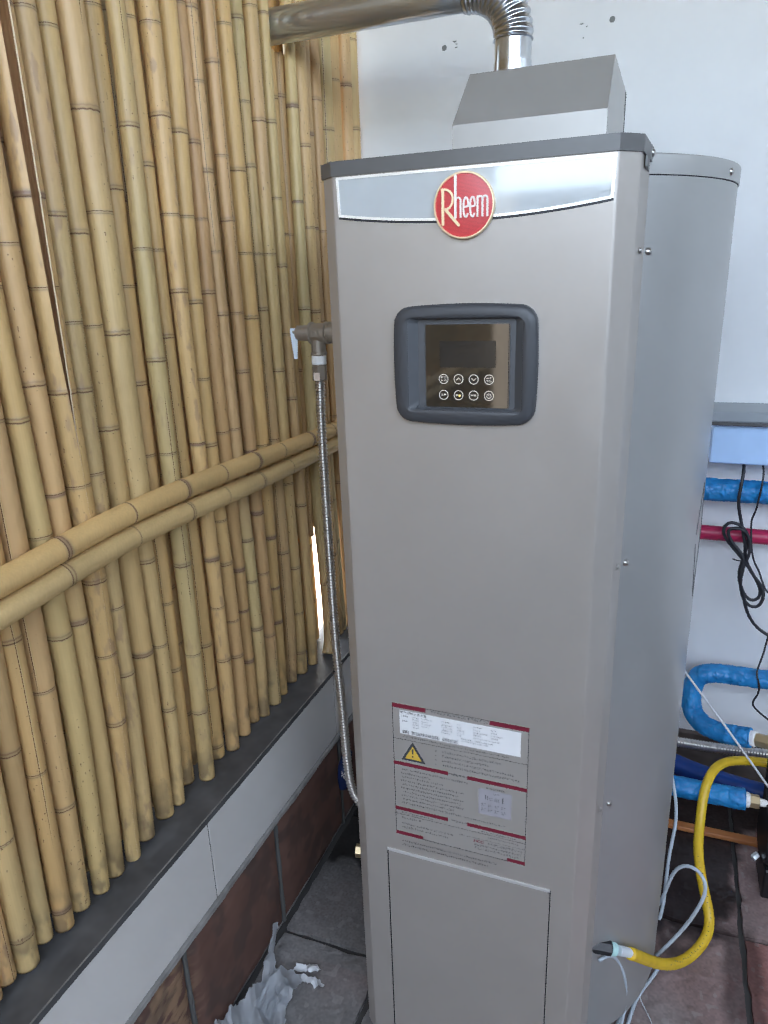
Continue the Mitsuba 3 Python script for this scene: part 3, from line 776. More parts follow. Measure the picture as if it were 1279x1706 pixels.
# title on the sticker, stroke by stroke (gas storage water heater)
def strokes(segs, u, v, s, w):
    out = []
    for seg in segs:
        pts = [L(u + x * s, v + (1 - y) * s) for x, y in seg]
        out.append(LineString(pts).buffer(w, cap_style='flat', quad_segs=2))
    return out
CH = {
 'ran': [[(.18, .95), (.18, .5), (.02, .05)], [(.02, .7), (.08, .5)], [(.34, .72), (.26, .55)], [(.18, .4), (.34, .1)], [(.5, .95), (.38, .5)], [(.48, .8), (.62, .8), (.5, .45), (.4, .35)], [(.66, .7), (.98, .7)], [(.82, .95), (.8, .6), (.66, .38)], [(.82, .65), (.97, .38)], [(.4, .22), (.36, .02)], [(.56, .22), (.56, .04)], [(.74, .22), (.77, .03)], [(.9, .24), (.97, .03)]],
 'qi': [[(.28, .98), (.1, .65)], [(.25, .82), (.9, .82)], [(.25, .62), (.8, .62)], [(.15, .42), (.75, .42), (.78, .1), (.95, .02), (.95, .18)]],
 'rong': [[(.5, 1), (.5, .88)], [(.08, .72), (.08, .86), (.92, .86), (.92, .72)], [(.35, .78), (.22, .64)], [(.65, .78), (.8, .64)], [(.5, .68), (.08, .36)], [(.5, .68), (.92, .36)], [(.3, .34), (.7, .34), (.7, .03), (.3, .03), (.3, .34)]],
 'ji': [[(.4, .95), (.1, .85)], [(.05, .65), (.45, .65)], [(.26, .88), (.26, .02)], [(.24, .6), (.06, .3)], [(.28, .55), (.44, .35)], [(.55, .9), (.92, .9), (.92, .42), (.55, .42), (.55, .9)], [(.63, .32), (.5, .05)], [(.82, .32), (.96, .05)]],
 'shi': [[(.08, .72), (.95, .72)], [(.62, .98), (.68, .4), (.88, .03), (.97, .2)], [(.15, .45), (.55, .45)], [(.35, .45), (.35, .1)], [(.1, .05), (.58, .18)], [(.76, .95), (.88, .84)]],
 're': [[(.06, .78), (.42, .78)], [(.25, .98), (.25, .4), (.16, .45)], [(.06, .5), (.44, .62)], [(.48, .78), (.8, .78), (.82, .42), (.96, .42)], [(.63, .98), (.6, .6), (.42, .36)], [(.5, .62), (.66, .5)], [(.12, .24), (.06, .02)], [(.36, .24), (.38, .03)], [(.6, .24), (.64, .03)], [(.85, .24), (.95, .02)]],
 'shui': [[(.5, .98), (.5, .05), (.38, .1)], [(.08, .68), (.38, .68), (.08, .15)], [(.88, .8), (.56, .52)], [(.54, .6), (.95, .1)]],
 'qiq': [[(.12, .95), (.42, .95), (.42, .68), (.12, .68), (.12, .95)], [(.58, .95), (.88, .95), (.88, .68), (.58, .68), (.58, .95)], [(.04, .5), (.96, .5)], [(.5, .66), (.1, .32)], [(.5, .5), (.92, .32)], [(.14, .3), (.42, .3), (.42, .03), (.14, .03), (.14, .3)], [(.58, .3), (.86, .3), (.86, .03), (.58, .03), (.58, .3)]],
}
title = []
for k, c in enumerate(('ran', 'qi', 'rong', 'ji', 'shi', 're', 'shui', 'qiq')):
    title += strokes(CH[c], .0155 + k * .0060, .0132, .0052, .00026)
add('sticker_title', facing(union_all(title), 1.0 - .0009, .00015), 'm_ink', wk, smooth=False)
tx = []
for k, v in enumerate((.0208, .0258, .0308, .0358, .0408)):
    tx += text_row(.0375, v, 4, .0027)
    tx += text_row(.053, v, (9, 5, 8, 6, 0)[k], .0023, 1.0)
tx += text_row(.0165, .0208, 4, .0030) + text_row(.0185, .0310, 4, .0026)
for k, v in enumerate((.0180, .0240, .0295, .0345, .0395)):
    tx += text_row(.0885, v, (5, 6, 6, 6, 5)[k], .0030) + text_row(.116, v, (3, 4, 5, 5, 3)[k], .0026, 1.0)
for k, v in enumerate((.0170, .0225, .0275, .0325)):
    tx += text_row(.144, v, (5, 4, 8, 6)[k], .0028) + text_row(.174, v, (4, 4, 8, 5)[k], .0026, 1.0)
tx += text_row(.144, .0385, 16, .0026) + text_row(.124, .0440, 18, .0027) + text_row(.124, .0490, 16, .0026)
add('sticker_text', rects(tx, 1.0 - .00096), 'm_ink_soft', wk, smooth=False)
bc, u = [], .0175
while u < .1195:
    w_ = g_.choice((.0004, .0004, .0007, .0011, .0015))
    if not (.030 < u < .034 or .040 < u < .042 or .086 < u < .090):
        bc.append((*L(u, .0575), *L(u + w_, .0510)))
    u += w_ + g_.choice((.0005, .0006, .001))
add('barcode', rects(bc, 1.0 - .00096), 'm_ink', wk, smooth=False)
tx = text_row(.071, .0022, 9, .0048) + text_row(.118, .0022, 10, .0048)                      # heading between the first bars
tx += text_row(.018, .0622, 18, .0033, 1.05) + text_row(.08, .0634, 40, .0030, 1.05)
for k, v in enumerate((.0782, .0872, .0962, .1052)):
    x, z = L(.0775, v + .0030)
    tx.append((x, z - .0010, x + .002, z + .0010))
    tx += text_row(.0895, v, (24, 19, 29, 31)[k], .0039)
tx += text_row(.108, .1190, 4, .0046, 1.3)
for k in range(10):
    tx += text_row(.012 if k % 2 else .015, .1318 + k * .0080, (30, 14, 19, 29, 26, 29, 27, 29, 24, 28)[k], .0036)
tx += text_row(.128, .2050, 24, .0028)
tx += text_row(.105, .2172, 6, .0042, 1.2) + text_row(.012, .2262, 16, .0034) + text_row(.16, .2262, 17, .0032)
tx += text_row(.012, .2365, 8, .0042) + text_row(.172, .2365, 15, .0032)
tx += text_row(.172, .2490, 12, .0046) + text_row(.148, .2570, 18, .0042) + text_row(.148, .2640, 17, .0042)
tx += text_row(.012, .2500, 24, .0036) + text_row(.012, .2580, 22, .0036)
add('printed_text', rects(tx, 1.0 - .00066), 'm_ink_soft', lb, smooth=False)
tx = text_row(.012, .2890, 44, .0036) + text_row(.012, .2980, 40, .0036)
add('small_print', rects(tx, 1.0 - .0012), 'm_ink_soft', wh, smooth=False)
tm = meshkit.text_mesh('HCC', .0062, .0002, bold=True)
v = np.array(tm.vertices)
x0, z0 = L(.146, .2545)
add('letters', (np.stack([x0 + v[:, 0], 1.0 - .0006 - v[:, 2], z0 + v[:, 1]], 1), np.array(tm.faces)), 'm_label_red', lb, smooth=False)
tri = Polygon([L(.0150, .1128), L(.0592, .1128), L(.0362, .0742)])
wt = add('warning_triangle', facing(tri.buffer(.0004), 1.0 - .0006, .0002), 'm_ink', lb, smooth=False)
add('yellow_field', facing(tri.buffer(-.0038, join_style='mitre'), 1.0 - .0008, .0002), 'm_warning_yellow', wt, smooth=False)
add('exclamation_mark', facing(union_all([Polygon([L(.0345, .0875), L(.0379, .0875), L(.0369, .0990), L(.0355, .0990)]), Point(L(.0362, .1030)).buffer(.0015)]), 1.0 - .0010, .0002), 'm_ink', wt, smooth=False)
ip = add('key_diagram', facing(lrect(.1545, .1375, .2115, .1900), 1.0 - .0006, .0002), 'm_label_lilac', lb, smooth=False)
tx = text_row(.168, .1325, 9, .0032) + text_row(.180, .1420, 3, .0034)
for s in ((.166, .149, .1675, .158), (.170, .151, .1715, .158), (.173, .1535, .179, .1545), (.174, .157, .180, .158), (.183, .152, .184, .159), (.186, .152, .1875, .159), (.189, .153, .1905, .159), (.1955, .148, .198, .160)):
    tx.append((LX + s[0], LZ - s[3], LX + s[2], LZ - s[1]))
for r_ in range(2):
    for c_ in range(4):
        tx += text_row(.160 + c_ * .0115, .166 + r_ * .010, 2, .0036) + text_row(.160 + c_ * .0115, .1705 + r_ * .010, 2, .0026)
add('diagram_marks', rects(tx, 1.0 - .00086), 'm_ink_soft', ip, smooth=False)
# small oval sticker outline and mark on the tank's side
def tank_patch(az0, az1, z0, z1, off):
    a = np.linspace(az0, az1, 10)
    V = [(TC[0] + (TR + off) * math.cos(t), TC[1] + (TR + off) * math.sin(t), z) for t in a for z in (z0, z1)]
    F = []
    for k in range(9):
        F += [(2 * k, 2 * k + 2, 2 * k + 3), (2 * k, 2 * k + 3, 2 * k + 1)]
    return np.array(V), np.array(F)
a0, _ = tank_at(.0585)
a1 = a0 - .012
ts = [(a0 - .10, 1.10), (a0 - .02, 1.19), (a0 + .06, 1.10), (a0 - .02, .97), (a0 - .10, 1.10)]
loop = []
for (p, z), (q, zz) in zip(ts[:-1], ts[1:]):
    for s in np.linspace(0, 1, 8)[:-1]:
        c, d = on_tank(p + (q - p) * s, z + (zz - z) * s, TR + .0006)
        loop.append(c)
add('tank_mark', tube(loop, .0006, 5), 'm_ink_soft', wh)

# draft hood
hv = np.array([[x, y, z] for y, z, xa, xb in ((1.38, 1.70, -.393, -.1275), (1.38, 1.808, -.393, -.1275), (1.47, 1.9065, -.384, -.128), (1.755, 1.9065, -.384, -.128), (1.755, 1.70, -.393, -.1275)) for x in (xa, xb)])
hf = []
for k in range(5):
    a, b = 2 * k, 2 * ((k + 1) % 5)
    hf += [(a, a + 1, b + 1), (a, b + 1, b)]
hf += [(0, 2, 4), (0, 4, 6), (0, 6, 8), (1, 5, 3), (1, 7, 5), (1, 9, 7)]
hood = m3.Manifold.hull_points(np.vstack([hv + np.array([sx, sy, sz]) * .0008 for sx in (-1, 1) for sy in (-1, 1) for sz in (-1, 1)]))
hd = add('draft_hood', hood, 'm_hood_paint', wh, smooth=False, label='grey sheet metal draft hood on top of the tank')
add('fold_seam', box(-.1268, -.1255, 1.748, 1.756, 1.703, 1.904), 'm_cap_metal', hd, smooth=False)
add('corner_fold', box(-.1268, -.1262, 1.3794, 1.3806, 1.703, 1.808), 'm_cap_metal', hd, smooth=False)

# ------------------------------------------------------------------ flue
fl = thing('flue_pipe', 'shiny steel flue pipe rising from the hood and bending left into the fence', 'flue pipe')
FXX, FY, FR = -.3352, 1.612, .0358
add('upright_pipe', lathe([(FR, 1.9066), (FR, 1.925), (FR + .0006, 1.9262), (FR + .0006, 1.929), (FR, 1.930), (FR, 2.0)], (FXX, FY), 64), 'm_steel', fl, smooth=40)
add('base_collar', lathe([(FR + .0012, 1.9064), (FR + .0012, 1.952), (FR - .001, 1.9535)], (FXX, FY), 64), 'm_steel_bent', fl, smooth=40)
cb = np.array([FXX - .088, FY, 1.998])
an = np.linspace(0, np.pi / 2, 40)
ep = [(FXX, FY, 1.990)] + [tuple(cb + .088 * np.array([math.cos(t), 0, math.sin(t)])) for t in an] + [(FXX - .100, FY, 2.086)]
Q, t = resample(ep, .0012)
rr = FR + .0008 + .0032 * (0.5 + 0.5 * np.cos(2 * np.pi * t / .0125))
add('corrugated_elbow', tube(Q, rr, 40), 'm_steel_bent', fl, smooth=True)
hp = [(FXX - .094, FY, 2.086), (-.70, FY, 2.086), (-1.15, FY, 2.086)]
add('level_pipe', tube(resample(hp, .05)[0], FR - .0012, 64), 'm_steel', fl, smooth=True)

# ------------------------------------------------------------------ relief valve and steel hose, left of the heater
vk = thing('relief_valve', 'old brass tee valve with a small pale lever beside the heater', 'valve')
VY, VZ = 1.40, 1.4485
X = lambda x: x * VY / 1.38
add('body', rod((X(-.700), VY, VZ), (X(-.664), VY, VZ), .0205, 28), 'm_old_brass', vk)
add('inlet', rod((X(-.6645), VY, VZ), (-.612, VY, VZ), .0215, 28), 'm_old_brass', vk)
for x in (-.700, -.6665, -.6590):
    add('ring', rod((X(x) - .003, VY, VZ), (X(x) + .003, VY, VZ), .0232, 28), 'm_old_brass', vk)
add('side_square', box(X(-.693), X(-.675), VY - .0222, VY - .016, VZ - .009, VZ + .009, .002), 'm_old_brass', vk, smooth=False)
add('cast_mark', tube([(X(-.684) + .0042 * math.cos(t), VY - .0224, VZ + .0048 * math.sin(t)) for t in np.linspace(0, 2 * np.pi, 20)], .0009, 6), 'm_old_brass', vk)
add('end_cap', rod((X(-.734), VY, VZ), (X(-.700), VY, VZ), .0165, 24), 'm_old_brass', vk)
add('outlet', rod((X(-.686), VY, VZ - .012), (X(-.686), VY, VZ - .044), .0155, 24), 'm_old_brass', vk)
add('outlet_ring', rod((X(-.686), VY, VZ - .038), (X(-.686), VY, VZ - .046), .0172, 24), 'm_old_brass', vk)
lev = Polygon([(-.0065, .010), (.0065, .010), (.0072, .004), (.0030, -.052), (-.0020, -.052), (-.0070, .003)]).buffer(.0012)
lm = trimesh.creation.extrude_polygon(lev, .003, engine='earcut')
v = np.array(lm.vertices)
# the lever lies on the valve's end face, turned a little towards the room
ca, sa = math.cos(.75), math.sin(.75)
add('lever', (np.stack([X(-.7370) + v[:, 0] * .90 + v[:, 2] * .43, VY - .010 + v[:, 0] * .43 - v[:, 2] * .90, VZ + v[:, 1]], 1), np.array(lm.faces)), 'm_zinc', vk, smooth=False)
add('lever_screw', dome((X(-.7370) + .0013, VY - .0127, VZ + .003), (.43, -.9, 0), .0035, .003), 'm_old_brass', vk)
hk = thing('steel_hose', 'ribbed steel hose hanging from the valve down the left side of the heater', 'hose')
sc = VY / 1.38
add('tape_wrap', rod((X(-.6865), VY, VZ - .0465), (X(-.6868), VY, VZ - .0655), .0160, 24, .0015), 'm_white_tape', hk, label='white sealing tape')
add('hose_nut', hexnut((X(-.6868), VY, VZ - .0655), (X(-.6872), VY, VZ - .0985), .0155), 'm_old_brass', hk, smooth=False)
add('nut_tag', box(X(-.6872) - .0068, X(-.6872) + .0075, VY - .0163, VY - .0150, VZ - .0985, VZ - .0815, .0004), 'm_tag_paper', hk, smooth=False)
hpath = smooth_path([(X(-.6872), VY, VZ - .098), (X(-.6905), VY, 1.266 - (1.55 - 1.266) * (sc - 1)), (-.694, 1.385, 1.129), (-.684, 1.367, .934), (-.665, 1.334, .739), (-.642, 1.302, .570), (-.627, 1.281, .456), (-.609, 1.268, .399), (-.580, 1.270, .358), (-.555, 1.275, .34)], .004)
add('ribbed_tube', corrugated(hpath, .0078, .0036, .0076, 18), 'm_hose_steel', hk, smooth=True)
add('end_nut', hexnut((-.628, 1.30, .196), (-.585, 1.31, .196), .016), 'm_brass', hk, smooth=False)
add('end_stub', rod((-.586, 1.31, .196), (-.50, 1.33, .196), .011, 16), 'm_old_brass', hk)
sl = solo('blue_sleeve', tube([(-.752, 1.50, .20), (-.750, 1.50, .235), (-.747, 1.50, .27), (-.74, 1.52, .31)], [.012, .0165, .0165, .012], 18), 'm_navy', 'dark blue pipe sleeve with white figures behind the steel hose near the floor', 'pipe')
tm = meshkit.text_mesh('%', .016, .0004, bold=True)
v = np.array(tm.vertices); v = v - v.mean(0)
add('white_mark', (np.stack([-.742 + v[:, 0] * .9 + v[:, 1] * .2, 1.4828 - v[:, 2] - v[:, 0] * .2, .256 + v[:, 1] - v[:, 0] * .3], 1), np.array(tm.faces)), 'm_letter_white', sl, smooth=False)

# ------------------------------------------------------------------ things on the right: box, pipes, cables
jb = thing('wall_box', 'pale blue equipment box with a grey lid on the wall', 'box')
add('case', box(.1195, .62, 1.955, 2.0698, 1.077, 1.186, .003), 'm_box_face', jb, smooth=False)
add('lid', box(.1110, .63, 1.930, 2.0696, 1.187, 1.215, .004), 'm_box_lid', jb, smooth=False)
add('lid_rim', box(.1118, .629, 1.9325, 2.0694, 1.179, 1.1868, .001), 'm_cap_metal', jb, smooth=False)
def wrap_pipe(pts, r, seed, step=.0035, amp=.05):
    """a pipe under plastic film: creased skin with the edges of the wraps standing up a little"""
    P = smooth_path(pts, step)
    d = np.arange(len(P)) * step
    rr = r * (1 + amp * (meshkit.fbm(np.stack([d * 28, d * 0 + seed, d * 0], -1), 3) - .5))
    n = 44
    v, f = tube(P, rr, n)
    k = np.repeat(np.arange(len(P)), n)
    a = np.tile(np.arange(n) * 2 * np.pi / n, len(P))
    nrm = v[:-2] - P[k]; nrm /= np.linalg.norm(nrm, axis=1, keepdims=True)
    turn = (d[k] / .055 + a / (2 * np.pi)) % 1.0
    q = np.stack([d[k] * 60, np.cos(a) * 1.6 + seed, np.sin(a) * 1.6], -1)
    cr = 1 - np.abs(meshkit.fbm(q, 3, seed) - .5) * 2
    h = .0011 * turn + .0022 * (cr ** 4 - .4)
    v[:-2] += nrm * h[:, None]
    return v, f
bp = thing('blue_pipe', 'straight blue film wrapped pipe just below the wall box', 'pipe')
add('run', wrap_pipe([(.02, 1.98, 1.0005), (.16, 1.98, 1.0005), (.40, 1.98, 1.0005), (.75, 1.98, 1.0005)], .0285, 1), 'm_blue_wrap', bp, smooth=True)
solo('red_pipe', tube(resample([(.0, 2.0, .874), (.8, 2.0, .874)], .1)[0], .0195, 24), 'm_red_pipe', 'crimson pipe crossing behind the black cable coil', 'pipe', smooth=True)
ub = thing('blue_pipe', 'blue film wrapped pipe bent back in a U shape', 'pipe')
add('run', wrap_pipe([(.60, 1.95, .484), (.41, 1.95, .4835), (.323, 1.95, .4835), (.22, 1.95, .4835), (.176, 1.95, .478), (.150, 1.95, .460), (.139, 1.945, .420), (.142, 1.93, .378), (.158, 1.905, .357), (.190, 1.87, .355), (.235, 1.84, .366), (.283, 1.82, .379)], .0252, 2), 'm_blue_wrap', ub, smooth=True)
add('tape_wrap', rod((.280, 1.822, .3785), (.2955, 1.812, .3825), .020, 24), 'm_white_tape', ub)
add('nut', hexnut((.2955, 1.812, .3825), (.325, 1.797, .389), .0185), 'm_brass', ub, smooth=False)
add('stub', rod((.324, 1.797, .389), (.36, 1.78, .395), .012, 16), 'm_brass', ub)
lp = thing('blue_pipe', 'short blue film wrapped pipe low down by the orange batten', 'pipe')
add('run', wrap_pipe([(.0, 1.75, .238), (.10, 1.75, .238), (.20, 1.75, .238), (.279, 1.75, .2395)], .0262, 3), 'm_blue_wrap', lp, smooth=True)
add('tape_wrap', rod((.278, 1.75, .2395), (.290, 1.75, .2395), .0195, 24), 'm_white_tape', lp)
add('nut', hexnut((.290, 1.75, .2395), (.312, 1.75, .2395), .0175), 'm_brass', lp, smooth=False)
add('stub', rod((.311, 1.75, .2395), (.345, 1.75, .2395), .010, 16), 'm_white_tape', lp)
solo('steel_hose', corrugated(resample([(.02, 1.93, .252), (.20, 1.93, .2555), (.36, 1.93, .2665), (.6, 1.93, .27)], .02)[0], .0122, .003, .0075, 18), 'm_hose_steel', 'ribbed steel hose running level along the foot of the wall', 'hose', smooth=True)
solo('dark_blue_pipe', tube(smooth_path([(.02, 1.92, .212), (.104, 1.90, .203), (.167, 1.88, .199), (.257, 1.85, .203), (.354, 1.82, .214), (.5, 1.8, .22)], .01), .0275, 24), 'm_blue_dark', 'dark blue pipe sagging behind the yellow hose', 'pipe', smooth=True)
yh = thing('yellow_hose', 'yellow gas hose looping from the tank up to the right', 'hose')
ypath = smooth_path([(.026, 1.17, .259), (.060, 1.24, .178), (.108, 1.33, .082), (.160, 1.42, .024), (.197, 1.485, .027), (.204, 1.525, .048), (.188, 1.56, .100), (.173, 1.62, .151), (.174, 1.68, .196), (.179, 1.72, .248), (.193, 1.76, .284), (.218, 1.80, .295), (.256, 1.83, .295), (.338, 1.86, .286), (.45, 1.89, .26)], .006)
add('tube', tube(ypath, .0118, 22), 'm_yellow_hose', yh, smooth=True)
marks = []
for k in range(len(ypath)):
    if .20 < k / len(ypath) < .55 and k % 2 == 0:
        p = ypath[k]; d = EYE - p; d /= np.linalg.norm(d); tt = ypath[k + 1] - ypath[k - 1]; tt /= np.linalg.norm(tt)
        sd = np.cross(tt, [0, -0.6, 0.8]); sd /= np.linalg.norm(sd); up = np.cross(sd, tt)
        q = p + up * .0117 + sd * rng.uniform(-.003, .003)
        marks.append(tube([q - sd * .0014, q + sd * .0014], [.0008, .0008], 5))
add('printed_marks', cat_mesh(marks), 'm_ink_soft', yh, smooth=False)
add('hose_end', rod((.004, 1.155, .275), (.030, 1.178, .252), .0095, 18), 'm_zinc', yh)
add('green_collar', rod((-.010, 1.150, .280), (.000, 1.153, .277), .0125, 18), 'm_aqua', yh)
add('elbow_nut', hexnut((-.052, 1.140, .286), (-.010, 1.150, .280), .014), 'm_black_iron', yh, smooth=False)
# cords and cables
solo('white_cord', tube(resample([(.080, 1.72, .629), (.106, 1.72, .595), (.211, 1.72, .460), (.32, 1.72, .314), (.36, 1.72, .26)], .01)[0], .0028, 8), 'm_cord_white', 'taut white cord slanting across the blue pipes', 'cord', smooth=True)
solo('grey_cable', tube(smooth_path([(.080, 1.66, .42), (.092, 1.63, .36), (.106, 1.60, .308), (.110, 1.58, .252), (.102, 1.54, .202), (.098, 1.50, .148), (.096, 1.48, .10), (.09, 1.47, .06)], .008), .0042, 10), 'm_cable_grey', 'pale grey cable hanging down beside the tank', 'cable', smooth=True)
solo('grey_cable', tube(smooth_path([(.085, 1.49, .08), (.096, 1.48, .129), (.106, 1.47, .192), (.124, 1.46, .239), (.149, 1.45, .252), (.169, 1.44, .241), (.176, 1.43, .216), (.166, 1.42, .175), (.142, 1.42, .106), (.103, 1.41, .036), (.066, 1.385, .006), (.03, 1.36, .005), (-.03, 1.30, .005), (-.06, 1.22, .005)], .008), .0042, 10), 'm_cable_grey', 'pale grey cable looping over the yellow hose', 'cable', smooth=True)
B = [[(.078, 1.375, .030), (.060, 1.352, .008), (.038, 1.30, .006), (.005, 1.235, .006), (-.035, 1.16, .006), (-.07, 1.08, .006)],
     [(.085, 1.375, .034), (.066, 1.345, .014), (.045, 1.292, .012), (.020, 1.226, .007), (-.006, 1.150, .006), (-.03, 1.06, .006)],
     [(.100, 1.39, .020), (.076, 1.34, .007), (.052, 1.288, .006), (.036, 1.222, .006), (.020, 1.150, .006), (.006, 1.06, .006)],
     [(.070, 1.38, .024), (.055, 1.35, .007), (.030, 1.305, .014), (-.006, 1.25, .006), (-.055, 1.19, .006), (-.10, 1.12, .006)]]
bk = thing('cable_bundle', 'bundle of pale grey cables tied together on the floor beside the tank', 'cable')
for P in B:
    add('cable', tube(smooth_path(P, .008), .0040, 10), 'm_cable_grey', bk, smooth=True)
add('tie', tube(smooth_path([(.030, 1.300, .006), (.036, 1.296, .019), (.052, 1.290, .019), (.060, 1.286, .006), (.075, 1.26, .004), (.088, 1.225, .004)], .004), .0012, 6), 'm_cord_white', bk)
solo('grey_cable', tube(smooth_path([(-.030, 1.13, .262), (-.009, 1.16, .250), (.008, 1.187, .205), (.020, 1.20, .160), (.026, 1.215, .085), (.020, 1.20, .012), (-.01, 1.16, .005)], .006), .0035, 8), 'm_cable_grey', 'thin grey cable hanging under the yellow hose fitting', 'cable', smooth=True)
s_ = 1.0
coil = [(.202, 1.985, 1.078), (.200, 1.948, 1.038), (.198, 1.945, .982), (.206, 1.95, .942), (.219, 1.95, .894), (.2265, 1.952, .860), (.232, 1.955, .825), (.244, 1.953, .800), (.262, 1.95, .772), (.274, 1.95, .745), (.272, 1.948, .722), (.256, 1.948, .714), (.238, 1.95, .730), (.225, 1.95, .758), (.2205, 1.95, .790), (.2245, 1.955, .818), (.230, 1.96, .845), (.2325, 1.955, .872), (.224, 1.95, .900), (.205, 1.95, .919), (.184, 1.95, .922), (.172, 1.95, .907), (.177, 1.95, .883), (.195, 1.95, .859), (.216, 1.945, .836), (.236, 1.943, .812), (.256, 1.943, .783), (.278, 1.943, .752), (.2815, 1.94, .722), (.270, 1.94, .700), (.250, 1.94, .703), (.235, 1.942, .724), (.227, 1.942, .752), (.225, 1.942, .780), (.2285, 1.940, .812), (.236, 1.938, .845), (.234, 1.94, .880), (.220, 1.94, .905), (.199, 1.94, .912), (.183, 1.94, .905), (.187, 1.94, .884), (.205, 1.94, .860), (.222, 1.937, .838), (.226, 1.935, .800), (.224, 1.935, .765), (.2315, 1.937, .745), (.239, 1.94, .716), (.248, 1.945, .687), (.264, 1.95, .655), (.286, 1.95, .631), (.312, 1.95, .616), (.36, 1.95, .60)]
ck = thing('black_cable', 'thick black cable coiled in a figure of eight below the wall box', 'cable')
add('cable', tube(smooth_path(coil, .004), .0041, 10), 'm_rubber', ck, smooth=True)
add('tie', tube([(.238, 1.934, .822), (.225, 1.932, .826), (.210, 1.934, .8265), (.199, 1.936, .829)], .002, 6), 'm_rubber', ck)
solo('black_cable', tube(smooth_path([(.242, 1.985, 1.083), (.246, 1.945, 1.042), (.242, 1.945, .987), (.239, 1.95, .956), (.234, 1.95, .938), (.235, 1.95, .910), (.240, 1.945, .867), (.246, 1.945, .839), (.257, 1.955, .811), (.268, 1.96, .790), (.284, 1.95, .752), (.298, 1.95, .735), (.33, 1.95, .70)], .006), .0024, 8), 'm_rubber', 'thin black wire dropping from the wall box past the coil', 'cable', smooth=True)
solo('black_cable', tube(smooth_path([(.33, 1.95, .66), (.309, 1.95, .615), (.306, 1.95, .588), (.300, 1.94, .555), (.292, 1.93, .522), (.292, 1.922, .506), (.298, 1.918, .487), (.299, 1.918, .455), (.291, 1.92, .43), (.296, 1.925, .41), (.320, 1.93, .386), (.345, 1.93, .365)], .006), .0024, 8), 'm_rubber', 'thin crinkled black wire hanging in front of the U bend pipe', 'cable', smooth=True)
# orange batten on the floor
solo('orange_batten', box(.060, .385, 1.864, 1.892, .001, .016, .003), 'm_orange_plastic', 'orange batten lying on the floor along the wall', 'batten', smooth=False)
# pump at the right edge
pk = thing('pump', 'black pump with a ribbed body at the right edge', 'pump')
def xl(prof, cx, cy, cz, n=36):
    P = np.array(prof)
    t = np.arange(n) * 2 * np.pi / n
    v = np.stack([np.repeat(cx + P[:, 1:], n, 1), cy + P[:, :1] * np.cos(t), cz + P[:, :1] * np.sin(t)], -1).reshape(-1, 3)
    i = np.arange(n); j = (i + 1) % n
    F = []
    for k in range(len(P) - 1):
        F.append(np.stack([k * n + i, k * n + j, (k + 1) * n + j], 1)); F.append(np.stack([k * n + i, (k + 1) * n + j, (k + 1) * n + i], 1))
    return v, np.vstack(F)
pc = (.322, 1.74, .165)
add('volute', xl([(.0, 0), (.055, .0), (.078, .006), (.085, .022), (.085, .05), (.075, .058), (.0, .058)], *pc), 'm_black_iron', pk, smooth=40)
add('motor', xl([(.0, .056), (.062, .056), (.066, .062), (.066, .20), (.055, .21), (.0, .21)], *pc), 'm_black_iron', pk, smooth=40)
for k in range(10):
    x = pc[0] + .075 + k * .013
    add('fin', xl([(.064, x - pc[0]), (.073, x - pc[0]), (.073, x - pc[0] + .004), (.064, x - pc[0] + .004)], *pc), 'm_black_iron', pk, smooth=False)
add('port', rod((.345, 1.765, .24), (.345, 1.785, .39), .024, 20), 'm_black_iron', pk)
add('foot', box(.335, .50, 1.68, 1.80, .002, .09, .004), 'm_black_iron', pk, smooth=False)
add('drain_plug', hexnut((.318, 1.70, .12), (.306, 1.69, .112), .008), 'm_zinc', pk, smooth=False)

# ------------------------------------------------------------------ litter at the foot of the low wall
def crumple(pts, seed, n=34, amp=.02):
    """a sheet through four corners, creased and lifted"""
    c = np.array(pts, float)
    s = np.linspace(0, 1, n)
    U, V = np.meshgrid(s, s, indexing='ij')
    P = (1 - U)[..., None] * ((1 - V)[..., None] * c[0] + V[..., None] * c[1]) + U[..., None] * ((1 - V)[..., None] * c[3] + V[..., None] * c[2])
    q = np.stack([U * 3.2, V * 3.2, U * 0 + seed], -1)
    h = np.abs(meshkit.noise(q, seed) - .5) * 2 + .5 * np.abs(meshkit.noise(q * 2.3, seed + 1) - .5) * 2 + .2 * meshkit.noise(q * 6, seed + 2)
    w = np.stack([meshkit.noise(q * 1.7 + 9, seed + 4), meshkit.noise(q * 1.7 + 5, seed + 5), 0 * U], -1) - np.array([.5, .5, 0])
    P = P + w * amp * 1.3
    P[..., 2] += h * amp
    rag = meshkit.noise(q * 5 + 3, seed + 7)
    F = []
    for i in range(n - 1):
        for j in range(n - 1):
            e = min(i, j, n - 2 - i, n - 2 - j)
            if e < 3 and rag[i, j] > .46 + e * .08:
                continue
            a = i * n + j
            F += [(a, a + n, a + n + 1), (a, a + n + 1, a + 1)]
    return P.reshape(-1, 3), np.array(F)
pb = thing('plastic_bag', 'crumpled pale translucent plastic bag lying at the foot of the low wall', 'plastic bag')
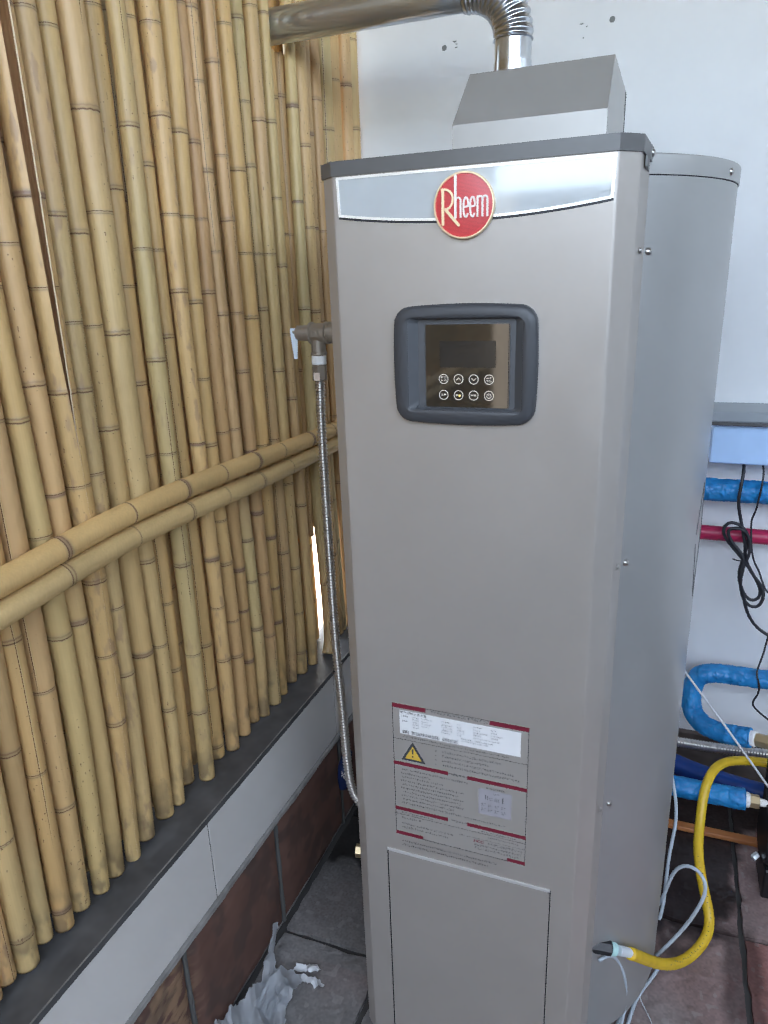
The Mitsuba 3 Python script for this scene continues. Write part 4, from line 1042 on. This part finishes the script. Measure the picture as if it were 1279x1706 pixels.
def film(outline, base, seed, amp, n=70):
    """thin film: a ragged outline in plan, raised in long soft folds"""
    pg = Polygon(outline).segmentize(.006)
    ring = [(x + nrg.normal(0, .0016), y + nrg.normal(0, .0016)) for x, y in pg.exterior.coords[:-1]]
    pg = Polygon(ring).buffer(0)
    x0, y0, x1, y1 = pg.bounds
    g = max(x1 - x0, y1 - y0) / n
    pts = [(x, y) for x in np.arange(x0, x1, g) for y in np.arange(y0, y1, g) if pg.contains(Point(x, y))]
    P = np.array(list(pg.exterior.coords[:-1]) + pts)
    from scipy.spatial import Delaunay
    tri = Delaunay(P).simplices
    tri = np.array([t for t in tri if pg.contains(Point(*P[t].mean(0)))])
    a = .7 + seed
    u = P[:, 0] * math.cos(a) + P[:, 1] * math.sin(a); w = -P[:, 0] * math.sin(a) + P[:, 1] * math.cos(a)
    q = np.stack([u * 34, w * 9, u * 0 + seed], -1)
    h = 1 - np.abs(meshkit.noise(q, seed) - .5) * 2
    h = h ** 3 + .45 * (1 - np.abs(meshkit.noise(q * 2.1 + 4, seed + 1) - .5) * 2) ** 2 + .35 * meshkit.noise(np.stack([P[:, 0] * 18, P[:, 1] * 18, u * 0], -1), seed + 2)
    z = base(P[:, 0], P[:, 1]) + amp * h
    lean = P[:, 0] * 0
    return np.stack([P[:, 0] + lean, P[:, 1], z], 1), tri
up = lambda x, y: .003 + .055 * np.clip((-.735 - x) / .04, 0, 1) ** 1.3
add('sheet', film([(-.775, .80), (-.766, .95), (-.748, 1.01), (-.722, 1.045), (-.700, 1.035), (-.672, 1.01), (-.652, .95), (-.612, .86), (-.60, .80)], up, 3, .026), 'm_film', pb, smooth=60)
add('neck', film([(-.757, 1.02), (-.770, 1.09), (-.776, 1.128), (-.764, 1.132), (-.752, 1.085), (-.728, 1.05), (-.715, 1.03), (-.735, 1.0)], lambda x, y: .012 + .06 * np.clip((y - 1.03) / .1, 0, 1), 6, .014), 'm_film', pb, smooth=60)
add('fold', film([(-.735, .97), (-.728, 1.05), (-.700, 1.075), (-.668, 1.06), (-.662, 1.0), (-.69, .95)], lambda x, y: .022 + 0 * x, 9, .022), 'm_film', pb, smooth=60)
ps = thing('paper_shreds', 'torn scraps of whitish paper beside the plastic bag', 'paper')
for k in range(5):
    x, y = -.690 + .024 * (k % 3), 1.075 + .022 * (k // 3) + rng.uniform(-.006, .006)
    a0 = rng.uniform(0, 6)
    out = [(x + (.010 + .012 * rng.random()) * math.cos(a0 + t) * 1.3, y + (.006 + .010 * rng.random()) * math.sin(a0 + t)) for t in np.linspace(0, 5.6, 7)]
    add('scrap', film(out, lambda x, y: .003 + 0 * x, 20 + k, .012, 16), 'm_cord_white', ps, smooth=60)

# ------------------------------------------------------------------ beyond the frame: garden wall behind the photographer, eave overhead
hg = thing('garden_wall', 'plain grey garden wall across the yard behind the photographer', 'wall')
hx = np.linspace(-2.4, 3.4, 60)
V, F = [], []
for x in hx:
    top = 1.975 + .02 * meshkit.fbm(np.array([x * 1.3, .5, .2]), 3)
    V += [(x, -2.2, 0), (x, -2.2, 1.2), (x, -2.21, top), (x, -2.4, top), (x, -2.41, 0)]
for k in range(len(hx) - 1):
    for q in range(4):
        a = 5 * k + q
        F += [(a, a + 5, a + 6), (a, a + 6, a + 1)]
sw = thing('side_wall', 'plain grey wall closing the yard on the right', 'wall')
add('masonry', box(3.4, 3.6, -2.4, 2.069, 0.0, 2.4), 'm_side_render', sw, smooth=False)
rf = thing('canopy', 'dark board canopy over the water heater corner', 'canopy')
for k in range(10):
    add('board', box(-1.0 + k * .6, -1.0 + k * .6 + .596, -.90, 2.069, 2.98, 3.02), 'm_roof_board', rf, smooth=False)
add('masonry', (np.array(V), np.array(F)), 'm_masonry', hg, smooth=False)
